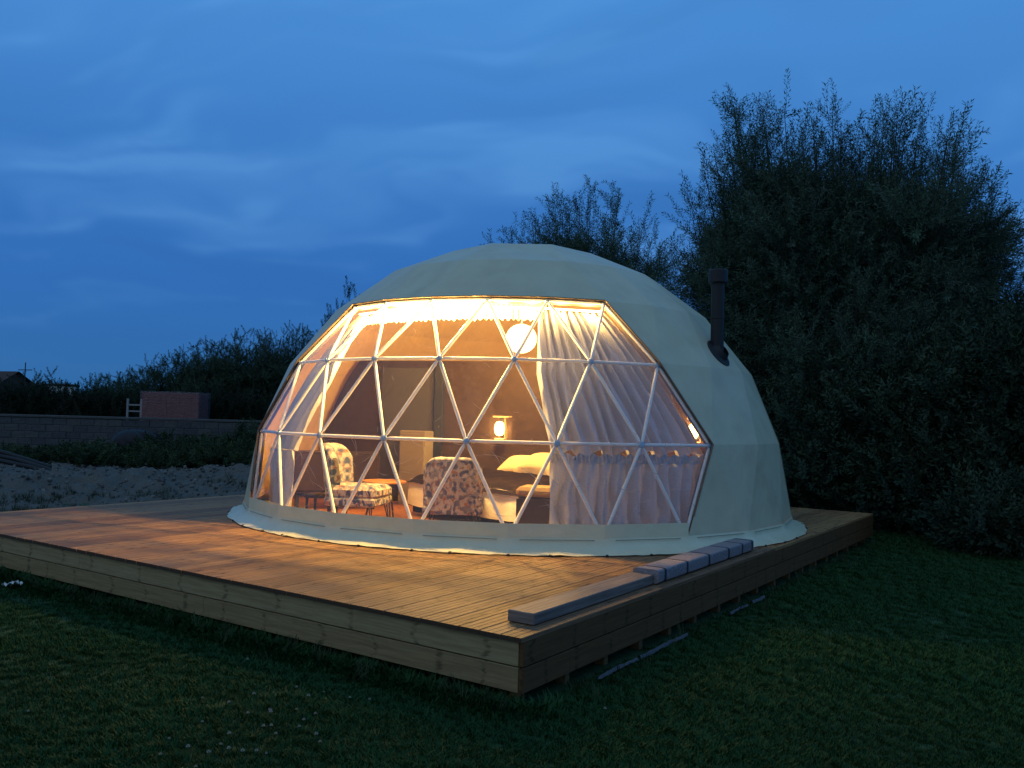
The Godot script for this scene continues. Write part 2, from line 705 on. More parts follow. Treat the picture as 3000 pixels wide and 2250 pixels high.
func make_deck() -> void:
	var deck := thing("timber_deck", "large square timber deck of grooved boards with two-board fascia, under the dome", "deck", Vector3.ZERO)
	var pitch := 0.1575
	var count := 52
	var cuts := [[4.74, 4.80], [5.4, 4.14], [4.2, 5.34], [4.80, 4.74], [5.1, 4.44]]
	var shared := {}
	for i in count:
		var x := -0.0765 - i * pitch
		var z := 0.025 - rng.randf() * 0.006
		var cut: Array = cuts[rng.randi() % cuts.size()]
		for len_ in cut:
			var v := rng.randi() % 4
			var key := [len_, v]
			if not shared.has(key):
				shared[key] = board_mesh(len_ - 0.003, 0.1515, rng.randf() * 2.5, 0.075 + v * 0.15)
			var o := MeshInstance3D.new()
			o.mesh = shared[key]
			o.set_surface_override_material(0, M.deck[rng.randi() % 6])
			o.set_surface_override_material(1, M.end_grain)
			o.name = numbered("deck_board", deck)
			o.position = Vector3(x, DECK - rng.randf() * 0.0016, z)
			o.rotation.z = rng.randf_range(-0.004, 0.004)
			deck.add_child(o, true)
			z -= len_
	# fascia: two boards high
	var fh := 0.147
	for row in 2:
		var y := DECK - 0.030 - fh / 2 - row * (fh + 0.008)
		var fronts := [[4.83, 3.35], [3.0, 5.18]][row] as Array
		var x := -0.034
		for l in fronts:
			var st := st_new()
			bevel_box(st, Vector3(l - 0.002, fh, 0.028), 0.003, at(Vector3(x - l / 2, y, -0.014 - row * 0.002)), Vector2(rng.randf() * 2.0, 0.075 + 0.15 * row))
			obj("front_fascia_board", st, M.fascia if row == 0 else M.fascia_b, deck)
			x -= l
		var z := -0.001 + row * 0.0
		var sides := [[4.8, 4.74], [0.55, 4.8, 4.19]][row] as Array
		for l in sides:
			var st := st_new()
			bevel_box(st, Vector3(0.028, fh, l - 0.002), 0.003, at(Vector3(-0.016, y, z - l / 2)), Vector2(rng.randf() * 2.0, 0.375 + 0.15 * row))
			obj("side_fascia_board", st, M.fascia_shaded, deck)
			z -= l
		var st2 := st_new()
		bevel_box(st2, Vector3(0.028, fh, DECK_L - 0.02), 0.003, at(Vector3(-DECK_W + 0.03, y, -DECK_L / 2)))
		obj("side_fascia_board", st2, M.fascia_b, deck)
		st2 = st_new()
		bevel_box(st2, Vector3(DECK_W - 0.1, fh, 0.028), 0.003, at(Vector3(-DECK_W / 2, y, -DECK_L + 0.02)))
		obj("back_fascia_board", st2, M.fascia_b, deck)
	var post := st_new()
	bevel_box(post, Vector3(0.075, 0.30, 0.055), 0.004, at(Vector3(0, 0.145, 0)))
	var pm := post.commit()
	for k in 18:
		var o := obj("post", pm, M.post, deck)
		o.position = Vector3(-0.085 - 0.004 * (k % 3), 0, -0.07 - k * 0.54)
	var joist := st_new()
	bevel_box(joist, Vector3(0.045, 0.17, DECK_L - 0.2), 0.0, at(Vector3(0, DECK - 0.116, -DECK_L / 2)))
	var jm := joist.commit()
	for k in 9:
		obj("joist", jm, M.post, deck).position = Vector3(-0.16 - k * 0.98, 0, 0)


# ------------------------------------------------------------------ dome
func sph(lat: float, ang: float, r := R) -> Vector3:
	return DOME + Vector3(cos(lat) * sin(ang), sin(lat), cos(lat) * cos(ang)) * r


func hub_angle(ring: int, i: int) -> float:
	return PHASE + (i + [0.5, 0.0, 0.5, 1.0][ring]) * STEP


func ring_hub(ring: int, i: int, r := R) -> Vector3:
	return sph(LAT[ring], hub_angle(ring, i), r)


func is_window(ring: int, kind: int, i: int) -> bool:
	# kind 0: two hubs on the lower ring and one above; kind 1: one below and two above
	if ring == 0:
		return (kind == 0 and i >= 0 and i < 6) or (kind == 1 and i >= 0 and i < 7)
	if ring == 1:
		return (kind == 0 and i >= 0 and i < 7) or (kind == 1 and i >= 0 and i < 6)
	return (kind == 0 and i >= 0 and i < 6) or (kind == 1 and i >= 0 and i < 5)


func tri_of(ring: int, kind: int, i: int, r: float) -> Array:
	# between ring and ring + 1; every ring is turned by half a step against the one below it
	if ring == 0:
		if kind == 0:
			return [ring_hub(0, i, r), ring_hub(0, i + 1, r), ring_hub(1, i + 1, r)]
		return [ring_hub(0, i, r), ring_hub(1, i, r), ring_hub(1, i + 1, r)]
	if ring == 1:
		if kind == 0:
			return [ring_hub(1, i, r), ring_hub(1, i + 1, r), ring_hub(2, i, r)]
		return [ring_hub(1, i + 1, r), ring_hub(2, i, r), ring_hub(2, i + 1, r)]
	if kind == 0:
		return [ring_hub(2, i, r), ring_hub(2, i + 1, r), ring_hub(3, i, r)]
	return [ring_hub(2, i + 1, r), ring_hub(3, i, r), ring_hub(3, i + 1, r)]


func soft_tri(st: SurfaceTool, t: Array, blend: float, inward := false) -> void:
	# a flat panel of sheeting whose creases at the struts are softened
	var fn: Vector3 = (t[1] - t[0]).cross(t[2] - t[0]).normalized()
	var mid: Vector3 = (t[0] + t[1] + t[2]) / 3.0 - DOME
	if fn.dot(mid) < 0:
		fn = -fn
	var s := -1.0 if inward else 1.0
	var ns := []
	var us := []
	for p in t:
		ns.append((fn.lerp((p - DOME).normalized(), blend).normalized()) * s)
		us.append(Vector2(p.x + p.z, p.y))
	poly(st, t, ns, us)


func shell(r: float, blend: float, inward: bool) -> SurfaceTool:
	var st := st_new()
	for ring in 3:
		for i in 24:
			for kind in 2:
				var k := i if i < 12 else i - 24
				if not is_window(ring, kind, k):
					soft_tri(st, tri_of(ring, kind, k, r), blend, inward)
	# the cap: rings of 24, 18, 10 and the top hub
	var caps := [[LAT[3], 24, PHASE], [1.03, 18, PHASE + 0.1], [1.29, 8, PHASE], [PI / 2, 1, 0.0]]
	for c in 3:
		var a: Array = caps[c]
		var b: Array = caps[c + 1]
		var na: int = a[1]
		var nb: int = b[1]
		var lo := func(i: int) -> Vector3: return sph(a[0], a[2] + TAU * i / na, r)
		var hi := func(i: int) -> Vector3: return sph(b[0], b[2] + TAU * i / nb, r)
		if nb == 1:
			for i in na:
				soft_tri(st, [lo.call(i), lo.call(i + 1), hi.call(0)], blend, inward)
			continue
		var i := 0
		var j := 0
		while i < na or j < nb:
			var ta := float(i + 1) / na
			var tb := float(j + 1) / nb
			if i < na and (ta <= tb or j >= nb):
				soft_tri(st, [lo.call(i), lo.call(i + 1), hi.call(j)], blend, inward)
				i += 1
			else:
				soft_tri(st, [lo.call(i), hi.call(j), hi.call(j + 1)], blend, inward)
				j += 1
	return st


func band(st: SurfaceTool, a: Vector3, b: Vector3, w: float, r_off: float) -> void:
	# a strip of sheeting w wide along the edge a-b, r_off outside it
	var mid := (a + b) * 0.5
	var out := (mid - DOME).normalized()
	var side := (b - a).cross(out).normalized() * w * 0.5
	var o := out * r_off
	flat(st, [a + side + o, b + side + o, b - side + o, a - side + o], out)


func make_dome() -> void:
	var dome := thing("geodesic_dome_tent", "cream geodesic dome tent with a large lit triangulated window, on the deck", "dome tent", Vector3.ZERO)
	obj("cover", shell(R + 0.045, 0.0, false), M.cover, dome)
	obj("lining", shell(R - 0.05, 0.4, true), M.lining, dome)
	# panes
	for ring in 3:
		for i in range(-1, 9):
			for kind in 2:
				if is_window(ring, kind, i):
					var st := st_new()
					soft_tri(st, tri_of(ring, kind, i, R + 0.026), 0.06)
					obj("window_pane", st, M.pane, dome)
	# creases and scuffs in the clear film
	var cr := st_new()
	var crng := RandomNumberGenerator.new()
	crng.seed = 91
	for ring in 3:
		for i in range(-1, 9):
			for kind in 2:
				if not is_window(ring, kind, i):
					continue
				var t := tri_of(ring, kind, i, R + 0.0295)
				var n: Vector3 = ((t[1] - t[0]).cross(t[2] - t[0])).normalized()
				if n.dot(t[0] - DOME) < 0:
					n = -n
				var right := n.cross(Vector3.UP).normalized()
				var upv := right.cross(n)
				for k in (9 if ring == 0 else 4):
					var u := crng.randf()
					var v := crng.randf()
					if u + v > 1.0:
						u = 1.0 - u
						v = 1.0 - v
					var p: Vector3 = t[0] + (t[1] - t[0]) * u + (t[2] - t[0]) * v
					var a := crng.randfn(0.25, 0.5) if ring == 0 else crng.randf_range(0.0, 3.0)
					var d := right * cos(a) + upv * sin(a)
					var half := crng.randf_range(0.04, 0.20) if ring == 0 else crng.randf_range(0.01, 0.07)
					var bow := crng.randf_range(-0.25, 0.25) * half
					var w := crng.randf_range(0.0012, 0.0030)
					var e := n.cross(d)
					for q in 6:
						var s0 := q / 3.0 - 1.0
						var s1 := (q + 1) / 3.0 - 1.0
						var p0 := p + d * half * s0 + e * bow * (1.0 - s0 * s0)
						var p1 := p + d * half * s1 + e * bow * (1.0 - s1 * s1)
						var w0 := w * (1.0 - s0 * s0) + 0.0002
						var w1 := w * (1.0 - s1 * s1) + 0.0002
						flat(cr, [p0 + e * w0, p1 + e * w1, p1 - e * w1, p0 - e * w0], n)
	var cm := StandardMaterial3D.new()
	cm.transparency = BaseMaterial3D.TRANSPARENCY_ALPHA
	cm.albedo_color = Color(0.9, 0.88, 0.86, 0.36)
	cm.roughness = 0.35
	stuff(obj("film_crease", cr, cm, dome))
	# struts and hubs of the window
	var edges := {}
	var hubs := {}
	for ring in 3:
		for i in range(-1, 9):
			for kind in 2:
				if is_window(ring, kind, i):
					var t := tri_of(ring, kind, i, R)
					for k in 3:
						var a: Vector3 = t[k]
						var b: Vector3 = t[(k + 1) % 3]
						var key := [a.snapped(Vector3.ONE * 0.01), b.snapped(Vector3.ONE * 0.01)]
						key.sort()
						edges[key] = [a, b]
						hubs[a.snapped(Vector3.ONE * 0.01)] = a
	for e in edges.values():
		var st := st_new()
		var d: Vector3 = (e[1] - e[0]).normalized()
		tube(st, [e[0] + d * 0.035, e[0] + d * 0.075, e[1] - d * 0.075, e[1] - d * 0.035], [0.011, 0.0185, 0.0185, 0.011], 10)
		obj("strut", st, M.white_metal, dome)
	for h in hubs.values():
		var st := st_new()
		var out: Vector3 = (h - DOME).normalized()
		lathe(st, [Vector2(0, -0.03), Vector2(0.026, -0.03), Vector2(0.035, -0.012), Vector2(0.035, 0.008), Vector2(0.026, 0.016), Vector2(0.014, 0.016), Vector2(0.014, 0.024), Vector2(0, 0.024)], 12, Transform3D(frame_of(out), h))
		obj("hub", st, M.hub, dome)
	# trim along the edge of the window opening
	var rim := [ring_hub(1, 0).lerp(ring_hub(0, 0), 0.79), ring_hub(1, 0), ring_hub(2, 0), ring_hub(3, 0), ring_hub(3, 1), ring_hub(3, 2), ring_hub(3, 3), ring_hub(3, 4), ring_hub(3, 5), ring_hub(2, 6), ring_hub(1, 7), ring_hub(1, 7).lerp(ring_hub(0, 6), 0.79)]
	var tr := st_new()
	for i in rim.size() - 1:
		var a: Vector3 = sph_push(rim[i], 0.05)
		var b: Vector3 = sph_push(rim[i + 1], 0.05)
		tube(tr, [a, b], [0.007, 0.007], 6)
	obj("window_trim", tr, M.trim, dome)
	var jamb := st_new()
	for i in rim.size() - 1:
		var a: Vector3 = rim[i]
		var b: Vector3 = rim[i + 1]
		flat(jamb, [sph_push(a, 0.044), sph_push(b, 0.044), sph_push(b, 0.030), sph_push(a, 0.030)], (a + b) * 0.5 - sph(0.45, PHASE + 3.5 * STEP))
		flat(jamb, [sph_push(a, -0.024), sph_push(b, -0.024), sph_push(b, -0.052), sph_push(a, -0.052)], (a + b) * 0.5 - sph(0.45, PHASE + 3.5 * STEP))
	obj("window_jamb", jamb, plain(lin(0.16, 0.13, 0.11), 0.7), dome)
	# the band of sheeting across the foot of the window, and weld seams on the cover
	var foot := st_new()
	for i in range(0, 6):
		for s in 4:
			var a0 := hub_angle(0, i) + STEP * s / 4.0
			var a1 := a0 + STEP / 4.0
			var f := func(lat: float, an: float, r: float) -> Vector3:
				var u: float = fposmod(an - hub_angle(0, 0), STEP) / STEP - 0.5
				var chord := cos(STEP / 2) / cos(u * STEP)
				var p := sph(lat, an, r)
				return DOME + Vector3((p.x - DOME.x) * chord, p.y - DOME.y, (p.z - DOME.z) * chord)
			flat(foot, [f.call(0.0, a0, R + 0.055), f.call(0.0, a1 - 0.0001, R + 0.055), f.call(0.0575, a1 - 0.0001, R + 0.050), f.call(0.0575, a0, R + 0.050)], f.call(0.02, a0, R) - DOME)
	obj("window_foot_band", foot, M.skirt, dome)
	var seam := st_new()
	for i in [9, 12, 15, -4, -7]:
		band(seam, ring_hub(0, i, R + 0.045), ring_hub(1, i, R + 0.045), 0.04, 0.0026)
		band(seam, ring_hub(1, i, R + 0.045), ring_hub(2, i, R + 0.045), 0.04, 0.0026)
		band(seam, ring_hub(2, i, R + 0.045), ring_hub(3, i, R + 0.045), 0.04, 0.0026)
	obj("weld_seam", seam, M.seam, dome)
	# the skirt: hangs from the lowest ring and flares out over the boards
	var sk := st_new()
	var foot_y := 0.5654 - DECK
	var na := 24 * 12
	var pr := func(u: float, v: float) -> Vector3:
		var an := PHASE + u * TAU
		var cell := fposmod(u * 24.0 + 0.5, 1.0) - 0.5
		var chord := cos(STEP / 2) / cos((fposmod(u * 24.0 - 0.5, 1.0) - 0.5) * STEP)
		var rr := lerpf((R + 0.05) * chord, R + 0.225 + 0.008 * noise.get_noise_1d(u * 60.0) + 0.012 * cos(cell * TAU), pow(v, 1.9) * 0.85 + 0.15 * v)
		var y := foot_y * pow(1.0 - v, 1.45) + 0.006 + 0.004 * v
		var fold := fine.get_noise_2d(u * 160.0, v * 2.0) * 0.003 * v + 0.006 * v * exp(-pow(cell * 24.0, 2.0)) + 0.006 * v * v * maxf(0.0, fine.get_noise_2d(u * 80.0, 5.0))
		return Vector3(DOME.x + rr * sin(an), DECK + y + fold, DOME.z + rr * cos(an))
	grid(sk, na, 8, pr, Vector3.DOWN)
	obj("skirt", sk, M.skirt, dome)
	var line := st_new()
	for i in 24:
		var a := sph(0.016, hub_angle(0, i) + 0.03, R + 0.062)
		var b := sph(0.016, hub_angle(0, i + 1) - 0.03, R + 0.062)
		tube(line, [a, b], [0.004, 0.004], 5)
	obj("skirt_rope_seam", line, plain(lin(0.28, 0.28, 0.22), 0.7), dome)
	# small dark discs: pegs at the hem, and shadows painted where it lifts
	for i in range(-4, 12):
		for k in 2:
			var an: float = hub_angle(0, i) + [0.0, 0.115][k] + rng.randf_range(-0.02, 0.02)
			var hem_disc := st_new()
			var pr_ := R + 0.222 + rng.randf_range(-0.006, 0.004)
			var pp := Vector3(DOME.x + pr_ * sin(an), DECK + 0.001, DOME.z + pr_ * cos(an))
			var w := rng.randf_range(0.010, 0.026)
			lathe(hem_disc, [Vector2(w, 0.0), Vector2(w, 0.008), Vector2(w * 0.6, 0.018), Vector2(0, 0.020)], 10, at(pp))
			obj("hem_peg_shadow", hem_disc, M.rubber, dome)
	# floor inside
	var fl := st_new()
	var pts := []
	for k in 48:
		pts.append(Vector3(DOME.x + 3.5 * sin(TAU * k / 48), DECK + 0.006, DOME.z + 3.5 * cos(TAU * k / 48)))
	var us := []
	var ns := []
	for p in pts:
		us.append(Vector2(p.z, p.x))
		ns.append(Vector3.UP)
	poly(fl, pts, ns, us)
	obj("floor_sheet", fl, M.laminate, dome)


func sph_push(p: Vector3, d: float) -> Vector3:
	return p + (p - DOME).normalized() * d


func make_stove_pipe() -> void:
	var foot := Vector3(-0.92, 2.55, -5.42)
	var pipe := thing("stove_pipe", "black vertical stove flue rising through the right side of the dome cover", "stove pipe", foot)
	var st := st_new()
	lathe(st, [Vector2(0.078, -0.35), Vector2(0.078, 0.86)], 28)
	var flue := obj("flue", st, M.stove, pipe)
	st = st_new()
	lathe(st, [Vector2(0.079, 0.40), Vector2(0.083, 0.402), Vector2(0.083, 0.42), Vector2(0.079, 0.422)], 28)
	obj("flue_collar", st, M.stove, flue)
	st = st_new()
	lathe(st, [Vector2(0.08, 0.82), Vector2(0.112, 0.83), Vector2(0.114, 0.84), Vector2(0.114, 0.975), Vector2(0.105, 0.988), Vector2(0.0, 1.0)], 28)
	obj("flue_cap", st, M.stove, flue)
	# rubber flashing that lies on the slope of the cover
	st = st_new()
	var n := (foot - DOME).normalized()
	var xf := Transform3D(frame_of(n), -n * 0.02 + Vector3(0.03, 0, 0))
	lathe(st, [Vector2(0.19, 0.0), Vector2(0.188, 0.014), Vector2(0.125, 0.03), Vector2(0.085, 0.09)], 28, xf)
	obj("flashing", st, M.rubber, pipe)


# ------------------------------------------------------------------ inside the dome
func in_room(u: float, y: float, w: float) -> Vector3:
	# u along the partition to the right, w towards the window, y above the deck
	var b := Basis(Vector3.UP, deg_to_rad(17.8))
	return Vector3(DOME.x, DECK, DOME.z) + b * Vector3(u, y, w)


func pleats(st: SurfaceTool, a0: float, a1: float, amp: float, count: float, place: Callable, n := 120, m := 14) -> void:
	var f := func(s: float, t: float) -> Vector3:
		var k := s * count
		var wob := noise.get_noise_2d(k * 0.35, t * 1.2 + a0 * 7.0)
		var ph := (k + 0.5 * wob) * TAU
		var d := amp * (0.75 + 0.5 * wob) * (sin(ph) + 0.25 * sin(2.0 * ph + 1.0))
		return place.call(s, t, d)
	grid(st, n, m, f, Vector3(0.5, 0, 0.8))


func make_interior() -> void:
	var face := deg_to_rad(17.8)
	# partition
	var wall := thing("partition_wall", "brown partition wall across the inside of the dome, behind the bed", "wall", in_room(0, 0, -0.45), face)
	var st := st_new()
	var top := 2.12
	var rim := []
	for k in 9:
		var y := top * k / 8.0
		rim.append(Vector3(sqrt(pow(R - 0.16, 2) - pow(y + DECK - DOME.y, 2) - 0.2), y, 0))
	var front := []
	for k in 9:
		front.append(rim[k])
	for k in range(8, -1, -1):
		front.append(Vector3(-rim[k].x, rim[k].y, 0))
	flat(st, front, Vector3(0, 0, 1))
	var rear := []
	for p in front:
		rear.append(p + Vector3(0, 0, -0.06))
	flat(st, rear, Vector3(0, 0, -1))
	for k in front.size():
		var a: Vector3 = front[k]
		var b: Vector3 = front[(k + 1) % front.size()]
		flat(st, [a, b, b + Vector3(0, 0, -0.06), a + Vector3(0, 0, -0.06)], (a + b) * 0.5 - Vector3(0, 1, 0))
	obj("wall_panel", st, M.partition, wall)
	var door := box_part("door", Vector3(0.84, 2.0, 0.03), Vector3(-1.87, 1.01, 0.017), M.door, wall, 0.004)
	var hs := st_new()
	tube(hs, [Vector3(0.34, -0.02, 0.02), Vector3(0.34, -0.02, 0.06), Vector3(0.24, -0.02, 0.06)], [0.009, 0.009, 0.009], 8)
	obj("door_handle", hs, M.white_metal, door)
	box_part("door_post", Vector3(0.13, 2.10, 0.09), Vector3(-1.35, 1.052, 0.047), M.dark_frame, wall, 0.004)
	box_part("skirting", Vector3(4.0, 0.09, 0.02), Vector3(0.72, 0.05, 0.012), M.dark_frame, wall, 0.003)
	# pale cabinet by the door post
	var cab := thing("bedside_cabinet", "tall pale cabinet standing in front of the door, left of the dark post", "cabinet", in_room(-1.60, 0, -0.18), face)
	var body := box_part("cabinet_body", Vector3(0.40, 1.07, 0.32), Vector3(0, 0.54, 0), M.cream, cab, 0.008)
	box_part("cabinet_door", Vector3(0.37, 0.98, 0.016), Vector3(0, 0.55, 0.169), M.cream, body, 0.004)
	# bed
	var bed := thing("bed", "double bed with white bedspread hanging to the floor, behind the armchairs", "bed", Vector3(-3.55, DECK, -3.94), deg_to_rad(-14.0))
	box_part("bed_base", Vector3(2.06, 0.20, 1.66), Vector3(0, 0.15, -0.86), M.throw, bed, 0.01)
	var mattress := box_part("mattress", Vector3(2.14, 0.24, 1.70), Vector3(0, 0.35, -0.86), M.linen, bed, 0.05)
	st = st_new()
	var hang := func(s: float, t: float) -> Vector3:
		# over the top edge and down three sides
		var half := Vector2(1.11, 0.87)
		var per := [1.66, 2.22, 1.66]
		var d: float = s * 5.54
		var p := Vector2.ZERO
		var nrm := Vector2.ZERO
		if d < 1.66:
			p = Vector2(-half.x, -0.79 + d)
			nrm = Vector2(-1, 0)
		elif d < 3.88:
			p = Vector2(-half.x + d - 1.66, half.y)
			nrm = Vector2(0, 1)
		else:
			p = Vector2(half.x, half.y - (d - 3.88))
			nrm = Vector2(1, 0)
		var wav := 0.022 * t * sin(d * 14.0 + 2.0 * noise.get_noise_1d(d)) + 0.02 * t
		var y := 0.475 - 0.335 * t + 0.012 * sin(d * 5.0) * t - 0.02 * (1.0 - t) * (1.0 - t)
		p += nrm * (wav - 0.03 * pow(1.0 - t, 3.0))
		return Vector3(p.x, y, p.y - 0.87)
	grid(st, 160, 8, hang, Vector3(0, 0, 1))
	obj("bedspread_drop", st, M.linen, mattress)
	st = st_new()
	grid(st, 24, 16, func(s: float, t: float) -> Vector3: return Vector3(lerpf(-1.09, 1.09, s), 0.472 + 0.016 * noise.get_noise_2d(s * 4, t * 4), lerpf(-0.015, -1.70, t)), Vector3.UP)
	obj("bedspread", st, M.linen, mattress)
	# dark throw over the bed
	var thr := thing("bed_throw", "dark grey throw lying across the top of the white bed", "throw", Vector3(-3.55, DECK, -3.94), deg_to_rad(-14.0))
	st = st_new()
	var puff := func(s: float, t: float) -> Vector3:
		var x := lerpf(-1.13, 1.13, s)
		var z := lerpf(0.03, -1.0, t)
		var edge := minf(minf(s, 1.0 - s) * 14.0, t * 9.0)
		var y := 0.43 + 0.10 * smoothstep(0.0, 1.0, edge) + 0.07 * smoothstep(0.0, 1.0, t * 1.6) + 0.02 * noise.get_noise_2d(s * 7.0, t * 5.0)
		return Vector3(x, y, z)
	grid(st, 60, 24, puff, Vector3.UP)
	obj("blanket", st, M.throw, thr)
	for k in 3:
		var p := thing("pillow", ["plump yellow-lit pillow in the middle of the bed, seen above the dark throw", "second pillow leaning right of the middle pillow on the bed", "pillow at the left end of the bed, nearest the door"][k], "pillow",
			Vector3(-3.55, DECK, -3.94) + Basis(Vector3.UP, deg_to_rad(-14.0)) * Vector3([0.22, 0.66, -0.30][k], [0.70, 0.66, 0.64][k], [-1.15, -1.25, -1.3][k]), deg_to_rad([-14.0, -30.0, -2.0][k]), "pillows on the bed")
		st = st_new()
		var pill := func(s: float, t: float, side: float) -> Vector3:
			var a := s * 2.0 - 1.0
			var b := t * 2.0 - 1.0
			var bulge := pow(maxf(0.0, (1.0 - a * a) * (1.0 - b * b)), 0.42)
			var q := Vector3(a * 0.37 * (1.0 - 0.07 * (1.0 - b * b)), side * 0.13 * bulge, b * 0.24 * (1.0 - 0.07 * (1.0 - a * a)))
			return Basis(Vector3.RIGHT, 0.5) * q
		grid(st, 18, 14, func(s: float, t: float) -> Vector3: return pill.call(s, t, 1.0), Vector3(0, 1, 0.8))
		grid(st, 18, 14, func(s: float, t: float) -> Vector3: return pill.call(s, t, -1.0), Vector3(0, -1, -0.8))
		obj("pillow_cover", st, M.pillow, p)
	# armchairs
	var a1 := make_armchair("flower patterned tub armchair seen from its side, left of the round table", Vector3(-4.42, DECK, -3.02), deg_to_rad(112.0))
	a1.scale = Vector3.ONE * 1.05
	var a2 := make_armchair("flower patterned tub armchair seen from behind, in front of the bed", Vector3(-3.19, DECK, -3.36), deg_to_rad(-146.0))
	a2.scale = Vector3(1.14, 0.95, 1.1)
	# round table
	var tab := thing("round_table", "small round wooden table between the patterned armchair and the bed", "table", Vector3(-4.50, DECK, -3.62))
	st = st_new()
	lathe(st, [Vector2(0, 0.452), Vector2(0.26, 0.452), Vector2(0.275, 0.460), Vector2(0.275, 0.476), Vector2(0.268, 0.482), Vector2(0, 0.482)], 36)
	obj("table_top", st, M.table_top, tab)
	for k in 3:
		st = st_new()
		var a := TAU * k / 3.0 + 0.4
		tube(st, [Vector3(0.22 * cos(a), 0, 0.22 * sin(a)), Vector3(0.12 * cos(a), 0.452, 0.12 * sin(a))], [0.010, 0.014], 8)
		obj("leg", st, M.black_metal, tab)
	# low chest at the bed's right corner
	var chest := thing("blanket_chest", "dark low chest with a tan cushion top, between bed and right curtain", "chest", Vector3(-2.02, DECK, -3.36), deg_to_rad(20.0))
	var box := box_part("chest_body", Vector3(0.46, 0.46, 0.40), Vector3(0, 0.25, 0), M.dark_wood, chest, 0.012)
	box_part("cushion_top", Vector3(0.48, 0.10, 0.42), Vector3(0, 0.535, 0), M.tan, box, 0.035)
	# sideboard on the left
	var side := thing("sideboard", "dark brown sideboard in the shadow behind the left armchair", "sideboard", Vector3(-5.80, DECK, -4.05), deg_to_rad(50.0))
	var carcass := box_part("carcass", Vector3(1.15, 0.56, 0.42), Vector3(0, 0.50, 0), M.dark_wood, side, 0.01)
	for s in [-1, 1]:
		box_part("cupboard_door", Vector3(0.53, 0.48, 0.018), Vector3(s * 0.28, 0.50, 0.221), M.dark_wood, carcass, 0.005)
		for f in [-1, 1]:
			box_part("leg", Vector3(0.05, 0.21, 0.05), Vector3(s * 0.5, 0.108, f * 0.15), M.dark_frame, side, 0.004)
	var stool := thing("low_stool", "small dark stool on the floor beside the left curtain", "stool", Vector3(-4.98, DECK, -3.05), 0.4)
	box_part("seat", Vector3(0.34, 0.05, 0.30), Vector3(0, 0.30, 0), M.dark_wood, stool, 0.01)
	for sx in [-1, 1]:
		for sz in [-1, 1]:
			box_part("leg", Vector3(0.028, 0.28, 0.028), Vector3(sx * 0.14, 0.141, sz * 0.12), M.black_metal, stool, 0.003)
	make_curtains()


func make_armchair(label: String, p: Vector3, turn: float) -> Node3D:
	var ch := thing("armchair", label, "armchair", p, turn, "flower patterned tub armchairs in the dome")
	# barrel back: a curved slab open to the front (+z)
	var st := st_new()
	var shape := func(s: float, t: float) -> Vector3:
		# s round the arc, t round the slab's section
		var a := lerpf(-1.12, 1.12, s)
		var e := absf(a) / 1.12
		var hi := 0.90 - 0.15 * pow(e, 5.0)
		var ring := [Vector2(0.33, 0.24), Vector2(0.335, 0.5), Vector2(0.335, hi - 0.04), Vector2(0.31, hi - 0.004), Vector2(0.275, hi), Vector2(0.245, hi - 0.012), Vector2(0.225, hi - 0.05), Vector2(0.215, 0.5), Vector2(0.225, 0.34), Vector2(0.33, 0.24)]
		var f := t * (ring.size() - 1)
		var i := mini(int(f), ring.size() - 2)
		var q: Vector2 = ring[i].lerp(ring[i + 1], f - i)
		var lean := 0.17 * maxf(0.0, q.y - 0.35) * (1.0 - 0.5 * e)
		return Vector3(sin(a) * q.x * 0.97, q.y, -cos(a) * q.x - lean + 0.02)
	grid(st, 28, 18, shape, Vector3(0, 0, -1) if false else Vector3(0, 0.1, 1))
	for s in [0.0, 1.0]:
		var cap := []
		for k in 18:
			cap.append(shape.call(s, k / 18.0))
		flat(st, cap, Vector3(-1 if s == 0.0 else 1, 0, 0.8))
	obj("backrest", st, M.floral, ch)
	st = st_new()
	bevel_box(st, Vector3(0.56, 0.15, 0.60), 0.045, at(Vector3(0, 0.375, 0.06)))
	obj("seat_cushion", st, M.floral, ch)
	st = st_new()
	bevel_box(st, Vector3(0.58, 0.10, 0.58), 0.02, at(Vector3(0, 0.275, 0.06)))
	obj("seat_frame", st, M.floral, ch)
	for sx in [-1, 1]:
		for sz in [-1, 1]:
			st = st_new()
			var root := Vector3(sx * 0.23, 0.23, 0.06 + sz * 0.23)
			var foot := Vector3(sx * 0.26, 0.004, 0.06 + sz * 0.27)
			tube(st, [root + Vector3(0.035, 0, 0), foot + Vector3(0.008, 0, 0), foot - Vector3(0.008, 0, 0), root - Vector3(0.035, 0, 0)], [0.007, 0.007, 0.007, 0.007], 8)
			obj("leg", st, M.black_metal, ch)
	return ch


